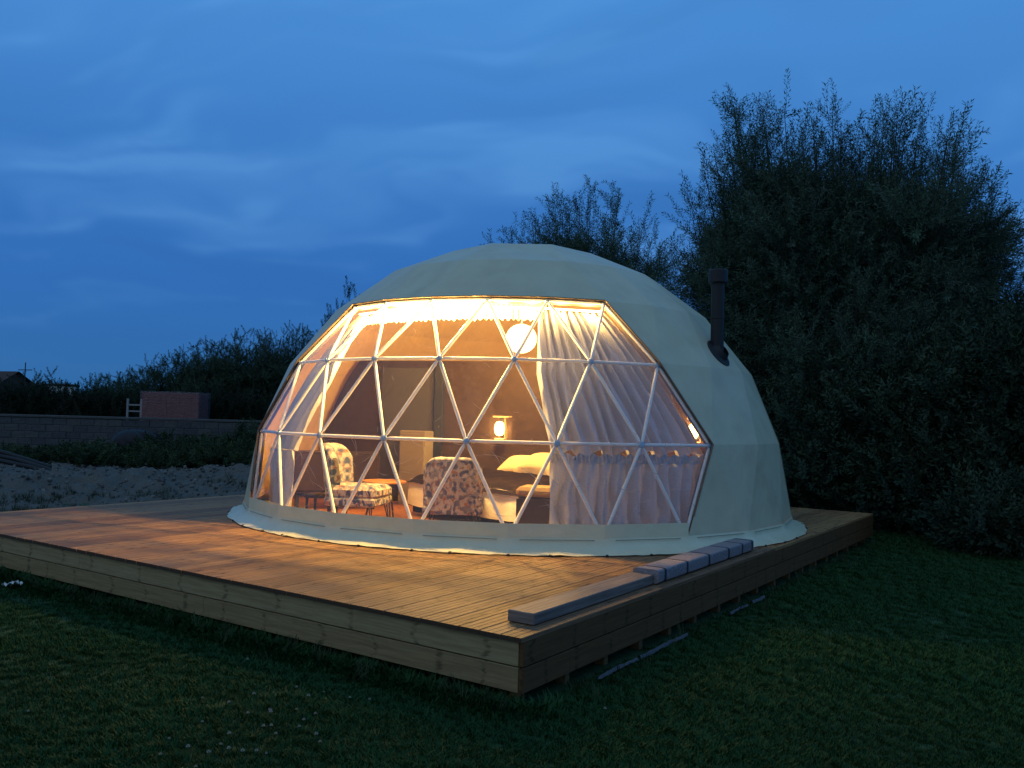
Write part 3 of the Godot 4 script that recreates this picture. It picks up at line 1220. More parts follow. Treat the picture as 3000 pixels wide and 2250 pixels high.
func make_curtains() -> void:
	var rc := R - 0.19
	var floor_y := DECK + 0.02
	# right curtain: an upper panel along the slope, a lower panel that hangs
	var c := thing("curtain", "wide grey curtain in two tiers behind the right half of the window", "curtain")
	var st := st_new()
	var d2r := PI / 180.0
	pleats(st, 0.3, 1.0, 0.085, 12.0, func(s: float, t: float, d: float) -> Vector3:
		var left := lerpf(38.4, 37.4, t * 2.0) if t < 0.5 else lerpf(37.4, 39.6, t * 2.0 - 1.0)
		var right := lerpf(58.6, 72.0, t)
		var a := lerpf(left, right, s) * d2r
		var lat := lerpf(0.80, 0.262, t) - 0.010 * sin(s * 40.0) * t
		return sph(lat, a, rc + d * (0.55 + 0.45 * t)), 260, 20)
	obj("upper_panel", st, M.cloth, c)
	var hook := sph(0.25, 0.7, rc)
	var y1: float = hook.y
	var r1 := Vector2(hook.x - DOME.x, hook.z - DOME.z).length()
	st = st_new()
	pleats(st, 1.3, 1.0, 0.085, 11.0, func(s: float, t: float, d: float) -> Vector3:
		var a := lerpf(39.5, 73.0, s) * d2r
		var rr := r1 + 0.05 + d * (0.5 + 0.6 * t)
		var y := lerpf(y1 - 0.03 + 0.012 * sin(s * 60.0), floor_y, t)
		return Vector3(DOME.x + rr * sin(a), y, DOME.z + rr * cos(a)), 260, 14)
	obj("lower_panel", st, M.cloth, c)
	st = st_new()
	pleats(st, 2.3, 1.0, 0.018, 44.0, func(s: float, t: float, d: float) -> Vector3:
		var a := lerpf(39.5, 73.0, s) * d2r
		var rr := r1 + 0.055 + d
		return Vector3(DOME.x + rr * sin(a), lerpf(y1 + 0.035 + 0.015 * sin(s * 90.0), y1 - 0.05, t), DOME.z + rr * cos(a)), 300, 3)
	obj("heading_tape", st, M.cloth, c)
	# left curtain, pulled aside
	var l := thing("curtain", "narrow grey curtain gathered at the left end of the window", "curtain")
	st = st_new()
	pleats(st, 3.3, 1.0, 0.050, 5.0, func(s: float, t: float, d: float) -> Vector3:
		var right := lerpf(-19.0, -13.8, smoothstep(0.0, 0.55, t)) - 3.2 * smoothstep(0.55, 1.0, t)
		var left := lerpf(-24.5, -31.0, t)
		var a := lerpf(left, right, s) * d2r
		return sph(lerpf(0.80, 0.235, t), a, rc + d), 90, 20)
	obj("upper_panel", st, M.cloth, l)
	st = st_new()
	pleats(st, 4.3, 1.0, 0.030, 6.0, func(s: float, t: float, d: float) -> Vector3:
		var a := lerpf(-32.0, -16.6 - 0.8 * t, s) * d2r
		var rr := r1 + 0.045 + d
		return Vector3(DOME.x + rr * sin(a), lerpf(y1 - 0.05, floor_y, t), DOME.z + rr * cos(a)), 90, 14)
	obj("lower_panel", st, M.cloth, l)
	# ruffled valance along the head of the window
	var v := thing("valance", "short ruffled pale valance lit by the light strip along the window head", "valance")
	st = st_new()
	var f := func(s: float, t: float) -> Vector3:
		var a := PHASE + STEP * lerpf(0.95, 4.98, s)
		var drop := 0.32 + 0.022 * absf(fine.get_noise_1d(s * 30.0))
		var p := sph(LAT[3] + 0.070 - drop * t / R, a, rc - 0.03 + 0.014 * sin(s * 260.0 + 2.0 * noise.get_noise_1d(s * 12.0)) * (0.3 + t))
		return p
	grid(st, 320, 4, f, Vector3(0.3, 0, 0.9))
	obj("valance_cloth", st, M.valance, v)


# ------------------------------------------------------------------ lamps
func omni(parent: Node, p: Vector3, energy: float, size: float, color := WARM) -> void:
	var l := OmniLight3D.new()
	l.name = numbered("lamp_light", parent)
	l.position = p
	l.light_energy = energy
	l.light_color = color
	l.light_size = size
	l.omni_range = 25.0
	l.omni_attenuation = 2.0
	l.shadow_enabled = true
	parent.add_child(l, true)


func glow(color: Color, strength: float) -> StandardMaterial3D:
	var m := plain(Color(0.9, 0.85, 0.75), 0.6)
	m.emission_enabled = true
	m.emission = color
	m.emission_energy_multiplier = strength
	return m


func make_lights() -> void:
	# light strip under the top beam of the window
	var strip := thing("led_light_strip", "warm white LED light strip glowing under the top beam of the window", "light strip")
	var gm := glow(Color(1.0, 0.88, 0.66), 7.0)
	for i in 5:
		var a := ring_hub(3, i, R - 0.085) + Vector3(0, -0.02, 0)
		var b := ring_hub(3, i + 1, R - 0.085) + Vector3(0, -0.02, 0)
		var st := st_new()
		tube(st, [a, b], [0.011, 0.011], 8)
		obj("light_tube", st, gm, strip)
		for k in 2:
			var out := ((a + b) * 0.5 - DOME)
			out.y = 0
			omni(strip, a.lerp(b, 0.25 + 0.5 * k) + Vector3(0, -0.03, 0) + out.normalized() * 0.012, [1.3, 5.2, 4.9, 1.1, 0.55][i], 0.02)
	# paper globe lantern
	var globe_at := Vector3(-3.50, DECK + 2.35, -5.10)
	var pend := thing("paper_globe_lantern", "glowing white paper globe lantern hanging inside the dome", "pendant lamp", globe_at)
	var st := st_new()
	var prof := []
	for k in 17:
		var t := -PI / 2 + PI * k / 16.0
		prof.append(Vector2(maxf(0.0, 0.205 * cos(t)) + (0.0015 if k % 2 and k > 0 and k < 16 else 0.0), 0.195 * sin(t)))
	lathe(st, prof, 28)
	obj("paper_shade", st, glow(Color(1.0, 0.90, 0.70), 3.2), pend)
	omni(pend, Vector3.ZERO, 8.0, 0.12)
	st = st_new()
	tube(st, [Vector3(0, 0.19, 0), Vector3(0, 1.12, 0)], [0.004, 0.004], 6)
	obj("flex", st, M.white_metal, pend)
	# bedside wall lanterns
	for k in 2:
		var w := thing("wall_lantern", ["lit wall lantern with a square cap over the left side of the bed", "lit wall lantern at the right edge of the window, behind the curtain"][k], "wall lamp", in_room([-0.42, 2.32][k], [1.12, 1.16][k], -0.45), deg_to_rad(17.8), "bedside wall lanterns")
		box_part("back_plate", Vector3(0.10, 0.26, 0.02), Vector3(0.06, 0.04, 0.011), M.black_metal, w, 0.004)
		box_part("cap", Vector3(0.24, 0.022, 0.17), Vector3(0.07, 0.19, 0.10), M.pillow, w, 0.005)
		var cage := box_part("lantern_frame", Vector3(0.15, 0.02, 0.13), Vector3(0.05, -0.13, 0.10), M.pillow, w, 0.005)
		box_part("reflector", Vector3(0.012, 0.30, 0.12), Vector3(0.13, 0.03, 0.10), M.pillow, w, 0.003)
		st = st_new()
		lathe(st, [Vector2(0, -0.105), Vector2(0.040, -0.095), Vector2(0.065, -0.06), Vector2(0.074, 0.0), Vector2(0.065, 0.06), Vector2(0.040, 0.095), Vector2(0, 0.105)], 18, at(Vector3(0.03, 0.02, 0.10)))
		obj("bulb", st, glow(Color(1.0, 0.84, 0.50), 9.0), cage)
		omni(w, Vector3(0.03, 0.02, 0.10), 0.5, 0.04, Color(1.0, 0.76, 0.45))


# ------------------------------------------------------------------ on the deck
func make_deck_objects() -> void:
	var z0 := -0.27
	var s := thing("timber_sleeper", "long weathered timber sleeper lying along the right edge of the deck", "timber beam", Vector3(-0.205, DECK, z0), deg_to_rad(0.5))
	var st := st_new()
	bevel_box(st, Vector3(0.20, 0.074, 2.6), 0.006, at(Vector3(0, 0.040, -1.3)), Vector2(0.3, 0.2))
	obj("beam", st, M.sleeper, s)
	var w := thing("wrapped_bundle", "long bundle in mauve wrapping with dark straps, behind the bare sleeper", "wrapped bundle", Vector3(-0.19, DECK, -2.05), deg_to_rad(0.5))
	st = st_new()
	var n := 60
	var f := func(a: float, t: float) -> Vector3:
		var z := -2.42 * t
		var hx := 0.112 + 0.004 * noise.get_noise_2d(t * 30.0, a * 4.0)
		var hy := 0.056
		var pinch := 1.0
		for q in [0.06, 0.25, 0.46, 0.67, 0.83, 0.95]:
			pinch -= 0.06 * exp(-pow((t - q) * 60.0, 2.0))
		pinch *= 1.0 - 0.35 * smoothstep(0.965, 1.0, t)
		var an := a * TAU
		var cx := cos(an)
		var sy := sin(an)
		var e := 0.30
		var px := signf(cx) * pow(absf(cx), e) * hx * pinch
		var py := signf(sy) * pow(absf(sy), e) * hy * pinch
		return Vector3(px, 0.062 + py, z)
	grid(st, 36, n, func(a: float, t: float) -> Vector3: return f.call(a, t), Vector3(-1, 0, 0))
	var last := []
	for k in 36:
		last.append(f.call(k / 36.0, 1.0))
	flat(st, last, Vector3(0, 0, -1))
	var first := []
	for k in 36:
		first.append(f.call(k / 36.0, 0.0))
	flat(st, first, Vector3(0, 0, 1))
	var film := obj("wrapping", st, M.wrap, w)
	for q in [0.06, 0.25, 0.46, 0.67, 0.83, 0.95]:
		st = st_new()
		for k in 36:
			var a: Vector3 = f.call(k / 36.0, q)
			var b: Vector3 = f.call((k + 1) / 36.0, q)
			var c := Vector3(0, 0.062, a.z)
			var oa := (a - c) * 1.035 + Vector3(0, 0.0, 0)
			var ob := (b - c) * 1.035
			var hz := Vector3(0, 0, 0.018)
			flat(st, [c + oa + hz, c + ob + hz, c + ob - hz, c + oa - hz], oa + ob)
			flat(st, [c + oa + hz, c + ob + hz, c + ob * 0.94 + hz, c + oa * 0.94 + hz], Vector3(0, 0, 1))
		obj("strap", st, M.strap, film)


# ------------------------------------------------------------------ plants
func leaf_quad(st: SurfaceTool, p: Vector3, dir: Vector3, side: Vector3, length: float, width: float) -> void:
	var n := dir.cross(side).normalized()
	var mid := p + dir * length * 0.45
	var tip := p + dir * length - n * length * 0.10
	var a := mid + side * width * 0.5 + n * width * 0.18
	var b := mid - side * width * 0.5 + n * width * 0.18
	flat(st, [p, a, tip], n)
	flat(st, [p, tip, b], n)


func shoot_mesh(seed_: int, leaves: int, length: float, leaf: Vector2, spread: float, away := 0.0, wild := 0.0) -> ArrayMesh:
	var r := RandomNumberGenerator.new()
	r.seed = seed_
	var st := st_new()
	var bend := Vector3(r.randf_range(-0.16, 0.16), 0, r.randf_range(-0.16, 0.16))
	var at_ := func(t: float) -> Vector3: return Vector3(bend.x * t * t, t, bend.z * t * t) * length
	tube(st, [at_.call(0.0), at_.call(0.5), at_.call(1.0)], [0.006, 0.004, 0.001], 3, false)
	for i in leaves:
		var t := (i + 1.0) / leaves
		var a := i * 2.4 + r.randf() * 0.6
		var out := Vector3(cos(a), 0, sin(a))
		var up: float = lerpf(0.35, 1.1, t) + r.randf_range(-0.25, 0.25)
		var d := (out * spread + Vector3.UP * up + Vector3(r.randfn(), r.randfn(), r.randfn()) * wild).normalized()
		var side := d.cross(Vector3(r.randf_range(-0.6, 0.6), 1, r.randf_range(-0.6, 0.6))).normalized()
		var p: Vector3 = at_.call(t * 0.97) + (out + Vector3.UP * 0.7) * away * r.randf() * (1.1 - t)
		leaf_quad(st, p, d, side, leaf.x * r.randf_range(0.7, 1.2), leaf.y * r.randf_range(0.8, 1.2))
	return st.commit()


var shoots := {}


func shoot(kind: String) -> Mesh:
	if not shoots.has(kind):
		if kind == "willow":
			shoots[kind] = shoot_mesh(1, 40, 1.0, Vector2(0.125, 0.027), 1.0, 0.10, 0.55)
		elif kind == "far":
			shoots[kind] = shoot_mesh(2, 26, 0.95, Vector2(0.19, 0.06), 0.85)
		elif kind == "bush":
			shoots[kind] = shoot_mesh(3, 24, 0.48, Vector2(0.085, 0.042), 1.1)
		else:
			shoots[kind] = shoot_mesh(4, 16, 0.34, Vector2(0.10, 0.05), 1.2)
	return shoots[kind]


func make_tree(called: String, label: String, category: String, group: String, base: Vector3, tips: Array, opt: Dictionary) -> Node3D:
	var t := thing(called, label, category, base, 0.0, group)
	var places := []
	var tints := []
	var wood_st := st_new()
	var per: int = opt.get("per", 80)
	var size: float = opt.get("size", 1.0)
	var lean: Vector3 = opt.get("lean", Vector3.ZERO)
	var spread: float = opt.get("spread", 0.55)
	var low: float = opt.get("low", 0.12)
	var tone: Color = opt.get("tone", Color(0.05, 0.075, 0.045))
	var girth: float = opt.get("girth", 0.06)
	var shaggy: float = opt.get("shaggy", 0.0)
	var all := []
	for tip in tips:
		all.append([Vector3.INF, tip])
		for k in int(opt.get("fork", 0)):
			# side branches that leave the limb half way and fan outwards
			var s := rng.randf_range(0.35, 0.8)
			var kn := Vector3(tip.x * 0.75, tip.y * 0.45, tip.z * 0.75)
			var from: Vector3 = tip * 0.07 * (1 - s) * (1 - s) * Vector3(1, 0, 1) + kn * 2.0 * s * (1 - s) + tip * s * s
			var o := Vector3(rng.randfn(), 0.55 + 0.5 * rng.randf(), rng.randfn()) + Vector3(tip.x, 0, tip.z).normalized() * 0.6
			all.append([from, from + o.normalized() * rng.randf_range(0.7, 1.7) * float(opt.get("fork_len", 1.0))])
	for branch in all:
		var tip: Vector3 = branch[1]
		var side: bool = branch[0] != Vector3.INF
		var root := Vector3(tip.x * 0.07 + rng.randf_range(-0.12, 0.12), 0.0, tip.z * 0.07 + rng.randf_range(-0.12, 0.12))
		var knee := Vector3(tip.x * 0.75, tip.y * 0.45, tip.z * 0.75)
		if side:
			root = branch[0]
			knee = root.lerp(tip, 0.5) + Vector3(tip.x - root.x, 0, tip.z - root.z) * 0.2
		var curve := func(s: float) -> Vector3:
			return root * (1 - s) * (1 - s) + knee * 2.0 * s * (1 - s) + tip * s * s
		var pts := []
		var rad := []
		for k in 6:
			pts.append(curve.call(k / 5.0))
			rad.append(girth * (0.3 if side else 1.0) * (1.0 - k / 5.0 * 0.93))
		tube(wood_st, pts, rad, 5, false)
		var hue := rng.randf_range(0.75, 1.3)
		var count := int(per * 0.62) if side else int(per * (0.6 + 0.5 * tip.length() / maxf(1.0, opt.get("reach", tip.length()))))
		for i in count:
			var s := lerpf(0.0 if side else low, 1.0, pow(rng.randf(), 0.8))
			var p: Vector3 = curve.call(s)
			var tangent: Vector3 = (curve.call(minf(s + 0.05, 1.0)) - curve.call(s - 0.05)).normalized()
			var q := Vector3(rng.randfn(), rng.randfn() * 0.6, rng.randfn())
			var wide := spread * (0.45 if side else 1.0) * pow(1.0 - s, 0.75) + 0.09 * size
			p += q * wide * 0.62
			if p.y < 0.05:
				p.y = 0.05 + rng.randf() * 0.3
			var d := (tangent * (0.55 + 0.5 * s) + q.normalized() * 0.55 * (1.15 - 0.6 * s) + Vector3(0, 0.25, 0) + lean + Vector3(rng.randfn(), rng.randfn(), rng.randfn()) * (0.12 + shaggy)).normalized()
			var b := frame_of(d) * Basis(Vector3.UP, rng.randf() * TAU)
			var k := size * rng.randf_range(0.55, 1.15)
			places.append(Transform3D(b.scaled(Vector3.ONE * k), p))
			var g := hue * rng.randf_range(0.7, 1.35)
			tints.append(Color(tone.r * g * rng.randf_range(0.9, 1.2), tone.g * g, tone.b * g * rng.randf_range(0.85, 1.15)))
	obj("trunk", wood_st, M.bark, t)
	scatter("crown", shoot(opt.get("kind", "willow")), M.leaf, places, tints, t)
	return t


func dome_tips(n: int, rx: float, rz: float, h: float, flat_: float, rough: float, low := 0.0) -> Array:
	var out := []
	for i in n:
		var rr := sqrt((i + 0.5) / n)
		var a := i * 2.39996 + rng.randf_range(-0.3, 0.3)
		var y := h * (1.0 - flat_ * pow(rr, 2.6)) + rng.randf_range(-rough, rough * 0.7)
		if low > 0.0 and rng.randf() < low:
			y *= rng.randf_range(0.25, 0.7)
			rr = minf(1.0, rr * 1.1)
		out.append(Vector3(cos(a) * rr * rx, maxf(0.25, y), sin(a) * rr * rz))
	return out


func make_right_trees() -> void:
	var tips := dome_tips(72, 2.75, 2.6, 7.75, 0.13, 0.45, 0.30)
	# long leading shoots that stand clear of the crown
	for p in [Vector3(-2.0, 8.35, 1.4), Vector3(-1.5, 8.3, 1.0), Vector3(-0.2, 8.25, 0.5), Vector3(0.5, 8.2, -0.2), Vector3(0.9, 8.1, -0.7), Vector3(1.6, 7.7, -1.0), Vector3(-2.7, 5.9, 1.8), Vector3(-2.5, 7.0, 1.7), Vector3(-2.0, 8.45, 1.4), Vector3(-1.8, 8.2, 1.7), Vector3(-2.2, 7.9, 1.2), Vector3(-1.6, 8.4, 0.6), Vector3(-1.9, 7.6, 0.9), Vector3(-1.0, 8.3, 1.2), Vector3(1.3, 8.0, -0.4), Vector3(2.6, 6.2, -1.8), Vector3(-2.9, 6.3, 1.2), Vector3(2.5, 5.0, -2.0), Vector3(-2.6, 4.6, 1.6), Vector3(-2.5, 7.6, 1.2)]:
		tips.append(p)
	make_tree("willow_tree", "large dark bushy willow towering behind the right side of the dome", "tree", "willow trees behind the dome", Vector3(-1.55, 0, -14.4), tips,
		{"per": 66, "size": 0.72, "spread": 1.1, "reach": 8.5, "low": 0.16, "tone": Color(0.060, 0.100, 0.072), "girth": 0.08, "fork": 8, "fork_len": 0.8, "shaggy": 0.38})
	var mid := []
	for q in dome_tips(72, 3.9, 2.7, 7.6, 0.40, 0.4, 0.25):
		q.y *= 1.0 + 0.055 * q.x
		mid.append(q + Vector3(-0.55, 0, 0.0) * (q.y * 0.12))
	make_tree("willow_tree", "smaller wind-bent willow rising behind the top of the dome", "tree", "willow trees behind the dome", Vector3(-9.6, 0, -16.6), mid,
		{"per": 62, "size": 0.76, "spread": 1.0, "reach": 8.0, "low": 0.2, "tone": Color(0.066, 0.110, 0.075), "lean": Vector3(-0.42, 0.0, -0.22), "girth": 0.06, "fork": 7, "fork_len": 0.8, "shaggy": 0.28})
	# the belt of shrubs below the willow
	var spots := [
		[Vector3(-4.9, 0, -13.6), 1.5, 3.2, "dark shrub close behind the dome, below the stove pipe"],
		[Vector3(-3.2, 0, -12.6), 1.3, 2.5, "dark rounded shrub behind the far right corner of the dome"],
		[Vector3(-1.6, 0, -12.2), 1.4, 2.6, "dark shrub behind the far corner of the deck"],
		[Vector3(-0.1, 0, -12.0), 1.5, 2.9, "dark leafy shrub right of the deck's far corner"],
		[Vector3(1.2, 0, -11.7), 1.5, 3.3, "tall dark shrub under the right half of the willow"],
		[Vector3(2.5, 0, -11.3), 1.6, 3.7, "tallest dark shrub at the right edge of the view"],
		[Vector3(3.9, 0, -11.4), 1.6, 3.5, "outermost dark shrub past the right edge of the lawn"],
		[Vector3(-2.4, 0, -15.2), 1.9, 3.6, "deep shadowed shrub under the willow, left of its trunk"],
		[Vector3(1.3, 0, -15.0), 2.0, 4.0, "deep shadowed shrub under the willow, right of its trunk"],
		[Vector3(1.75, 0, -9.6), 0.62, 0.80, "small low shrub standing forward on the lawn at the right"]]
	for s in spots:
		var n := int(16 + 14 * s[1])
		make_tree("shrub", s[3], "shrub", "dark shrubs along the right of the lawn", s[0], dome_tips(n, s[1], s[1] * 0.9, s[2], 0.45, 0.22, 0.5),
			{"per": int(44 + 26 * s[1]), "size": 0.95 + 0.2 * s[1], "spread": 0.55 * s[1], "low": 0.05, "kind": "bush", "tone": Color(0.036, 0.062, 0.040), "girth": 0.025, "reach": s[2], "shaggy": 0.5})


func make_left_background() -> void:
	# trees in a row beyond the wall
	var row := [[-30.4, -16.3, 2.3, 3.3], [-29.0, -17.2, 2.2, 4.1], [-27.6, -18.0, 2.1, 4.5], [-26.3, -19.0, 2.2, 4.95], [-24.9, -19.9, 2.1, 5.1], [-23.6, -20.8, 2.1, 5.05], [-22.4, -21.8, 2.2, 5.0], [-21.0, -22.8, 2.3, 5.2]]
	var names := ["lowest tree at the left end of the row behind the brick pack", "rounded tree behind the brick pack, second from the left end", "tree behind the right edge of the brick pack, third from the left", "tall dark tree right of the brick pack, fourth from the left", "tallest-looking dark tree midway between brick pack and dome", "dark tree just left of the dome, sixth from the left", "dark tree partly behind the dome's left edge", "dark tree wholly behind the dome's left side"]
	for i in row.size():
		var r: Array = row[i]
		make_tree("field_tree", names[i], "tree", "row of trees behind the wall", Vector3(r[0], 0, r[1]), dome_tips(46, r[2] * 0.95, r[2] * 0.8, r[3] - 0.15 + (0.25 if i >= 2 else 0.0), 0.20, 0.18, 0.35),
			{"per": 38, "size": 0.42, "spread": 0.8, "low": 0.05, "kind": "far", "tone": Color(0.050, 0.082, 0.052), "girth": 0.03, "reach": r[3], "fork": 4, "fork_len": 0.4, "shaggy": 0.6})
	make_tree("field_tree", "thin tree whose top shows over the dome's left shoulder", "tree", "", Vector3(-23.4, 0, -21.4), [Vector3(0, 6.95, 0), Vector3(0.35, 6.7, -0.2), Vector3(-0.3, 6.3, 0.2), Vector3(-0.55, 5.8, 0.4), Vector3(0.6, 6.4, -0.4), Vector3(-0.7, 5.4, 0.5)],
		{"per": 34, "size": 0.6, "spread": 0.6, "low": 0.3, "kind": "far", "tone": Color(0.045, 0.065, 0.04), "girth": 0.06})
	make_tree("far_bush", "round bush on the left skyline, behind the white hut", "bush", "", Vector3(-39.6, 0, -16.9), dome_tips(18, 1.5, 1.4, 3.45, 0.4, 0.2, 0.3),
		{"per": 40, "size": 0.5, "shaggy": 0.6, "fork": 4, "fork_len": 0.35, "spread": 0.7, "low": 0.05, "kind": "far", "tone": Color(0.04, 0.06, 0.038), "girth": 0.03})
	make_tree("far_bush", "lower bush on the skyline between round bush and tree row", "bush", "", Vector3(-36.4, 0, -18.2), dome_tips(18, 1.9, 1.5, 2.9, 0.4, 0.2, 0.3),
		{"per": 40, "size": 0.5, "shaggy": 0.6, "fork": 4, "fork_len": 0.35, "spread": 0.7, "low": 0.05, "kind": "far", "tone": Color(0.04, 0.06, 0.038), "girth": 0.03})
	# long hedge
	var hedge := thing("hedge", "long dark hedge behind the block wall on the left", "hedge", Vector3(-26.0, 0, -14.8))
	var places := []
	var tints := []
	var a := Vector3(-14.5, 0, 12.0)
	var b := Vector3(7.5, 0, -6.6)
	for i in 9000:
		var p := a.lerp(b, rng.randf()) + Vector3(rng.randfn() * 0.35, 0, rng.randfn() * 0.35)
		p.y = rng.randf() * (2.02 + 0.25 * noise.get_noise_1d(p.x * 0.4))
		var d := Vector3(rng.randfn() * 0.6, 0.9, rng.randfn() * 0.6).normalized()
		places.append(Transform3D((frame_of(d) * Basis(Vector3.UP, rng.randf() * TAU)).scaled(Vector3.ONE * rng.randf_range(0.4, 0.75)), p))
		var g := rng.randf_range(0.6, 1.3)
		tints.append(Color(0.026 * g, 0.037 * g, 0.023 * g))
	scatter("hedge_foliage", shoot("far"), M.leaf, places, tints, hedge)
	# block wall
	var w0 := Vector3(-29.0, 0, -8.0)
	var w1 := Vector3(-18.6, 0, -15.1)
	var dir := (w1 - w0).normalized()
	var wall := thing("block_wall", "long low grey concrete block wall along the far side of the spoil heap", "wall", w0, atan2(-dir.z, dir.x))
	var len_ := (w1 - w0).length()
	var bst := st_new()
	bevel_box(bst, Vector3(0.446, 0.212, 0.20), 0.012)
	var bm := bst.commit()
	var half := st_new()
	bevel_box(half, Vector3(0.221, 0.212, 0.20), 0.012)
	var hm := half.commit()
	var tones := [M.block, M.block.duplicate(), M.block.duplicate()]
	tones[1].albedo_color = Color(0.93, 0.94, 0.96)
	tones[2].albedo_color = Color(1.08, 1.06, 1.02)
	for course in 6:
		var x := 0.225
		if course % 2:
			obj("concrete_block", hm, tones[course % 3], wall).position = Vector3(0.112, 0.11 + course * 0.222, 0)
			x += 0.226
		while x < len_:
			var o := obj("concrete_block", bm, tones[rng.randi() % 3], wall)
			o.position = Vector3(x, 0.11 + course * 0.222, rng.randf_range(-0.008, 0.008))
			o.rotation.y = rng.randf_range(-0.01, 0.01)
			x += 0.452
	var core := st_new()
	bevel_box(core, Vector3(len_ - 0.1, 1.30, 0.16), 0.0, at(Vector3(len_ / 2, 0.66, 0)))
	obj("mortar_core", core, M.block, wall)
	var cap := st_new()
	bevel_box(cap, Vector3(len_, 0.09, 0.24), 0.02, at(Vector3(len_ / 2, 1.385, 0)))
	obj("coping", cap, tones[2], wall)
	# wrapped pack of bricks on a pallet, beyond the wall
	var bp := thing("brick_pack", "pack of red bricks wrapped in plastic film, standing behind the wall", "brick pack", Vector3(-23.9, 0, -13.8), atan2(-dir.z, dir.x))
	var bricks := st_new()
	for c in 22:
		for k in 9:
			bevel_box(bricks, Vector3(0.212, 0.092, 1.0), 0.006, at(Vector3(-0.86 + k * 0.216 + rng.randf_range(-0.004, 0.004), 0.16 + c * 0.097 + 0.05, rng.randf_range(-0.012, 0.012))))
	stuff(obj("bricks", bricks, mottled([lin(0.13, 0.028, 0.022), lin(0.24, 0.056, 0.046)], 0.06, 0.8, 0.9, 41, 0.3), bp))
	box_part("pallet", Vector3(2.0, 0.14, 1.0), Vector3(0, 0.08, 0), M.post, bp, 0.01)
	var film := StandardMaterial3D.new()
	film.transparency = BaseMaterial3D.TRANSPARENCY_ALPHA
	film.albedo_color = Color(0.75, 0.72, 0.80, 0.07)
	film.roughness = 0.2
	film.normal_enabled = true
	film.normal_texture = noise_map(0.02, [], 55, true, 12.0)
	film.uv1_triplanar = true
	film.uv1_scale = Vector3(0.6, 1.6, 0.6)
	var fs := st_new()
	grid(fs, 30, 24, func(s: float, t: float) -> Vector3: return Vector3(lerpf(-1.02, 1.02, s), 0.16 + 2.17 * t + 0.03 * noise.get_noise_1d(s * 4.0) * t, 0.535 + 0.02 * noise.get_noise_2d(s * 14, t * 3)), Vector3(0, 0, 1))
	grid(fs, 10, 24, func(s: float, t: float) -> Vector3: return Vector3(1.03 + 0.015 * noise.get_noise_2d(s * 9, t * 3), 0.16 + 2.17 * t, lerpf(0.53, -0.53, s)), Vector3(1, 0, 0))
	obj("plastic_film", fs, film, bp)
	var fr := thing("open_frame", "pale open timber frame standing at the left end of the brick pack", "frame", Vector3(-24.85, 0, -12.85), atan2(-dir.z, dir.x))
	for x in [-0.24, 0.24]:
		box_part("upright", Vector3(0.07, 2.05, 0.06), Vector3(x, 1.03, 0), M.pale_timber, fr, 0.004)
	for y in [1.62, 1.84]:
		box_part("rail", Vector3(0.40, 0.05, 0.045), Vector3(0, y, 0), M.pale_timber, fr, 0.004)
	# house roof, lamp mast and a white chalet far off
	var house := thing("house", "far house with a dark pitched roof at the left edge of the skyline", "house", Vector3(-63.5, 0, -24.0), 0.35)
	var hw := box_part("wall", Vector3(8, 2.6, 5), Vector3(0, 1.3, 0), M.block, house, 0.0)
	var rs := st_new()
	for s in [-1, 1]:
		flat(rs, [Vector3(-4.3, 2.5, s * 2.9), Vector3(4.3, 2.5, s * 2.9), Vector3(4.3, 4.1, 0), Vector3(-4.3, 4.1, 0)], Vector3(0, 1, s))
	for s in [-1, 1]:
		flat(rs, [Vector3(s * 4.0, 2.5, -2.5), Vector3(s * 4.0, 2.5, 2.5), Vector3(s * 4.0, 4.0, 0)], Vector3(s, 0, 0))
	obj("roof", rs, mottled([lin(0.05, 0.03, 0.026), lin(0.085, 0.05, 0.042)], 0.05, 0.4, 0.9, 42), house)
	var mast := thing("aerial_mast", "thin aerial mast on the skyline right of the far house", "mast", Vector3(-56.2, 0, -24.3))
	var ms := st_new()
	tube(ms, [Vector3(0, 0, 0), Vector3(0, 4.6, 0)], [0.05, 0.035], 6)
	obj("pole", ms, M.black_metal, mast)
	ms = st_new()
	tube(ms, [Vector3(-0.5, 4.1, 0.2), Vector3(0.5, 4.1, -0.2)], [0.03, 0.03], 5)
	obj("crossbar", ms, M.black_metal, mast)
	var ch := thing("white_hut", "small white hut with a shuttered strip, showing above the hedge on the left", "hut", Vector3(-34.9, 0, -15.6), deg_to_rad(57.0))
	box_part("wall", Vector3(1.1, 2.2, 0.9), Vector3(0, 1.11, 0), M.block, ch, 0.01)
	box_part("header", Vector3(1.1, 0.10, 0.9), Vector3(0, 2.56, 0), M.white_metal, ch, 0.01)
	box_part("roof", Vector3(1.25, 0.09, 1.05), Vector3(0, 2.66, 0), M.dark_frame, ch, 0.01)
	for k in 5:
		box_part("window_shutter", Vector3(0.205, 0.31, 0.03), Vector3(-0.43 + 0.215 * k, 2.36, 0.43), M.petal, ch, 0.006)
	# spoil heap with stones
	var ter := st_new()
	grid(ter, 130, 190, func(s: float, t: float) -> Vector3:
		var x := lerpf(-25.0, -9.6, s)
		var z := lerpf(-19.0, 7.0, t)
		return Vector3(x, mound_height(x, z), z), Vector3.UP)
	structure(obj("spoil_heap", ter, M.gravel_soil), "low ridge of pale stony soil between the deck and the wall")
	var stone := st_new()
	bevel_box(stone, Vector3(1.0, 0.7, 0.85), 0.25)
	var sp := []
	var sc := []
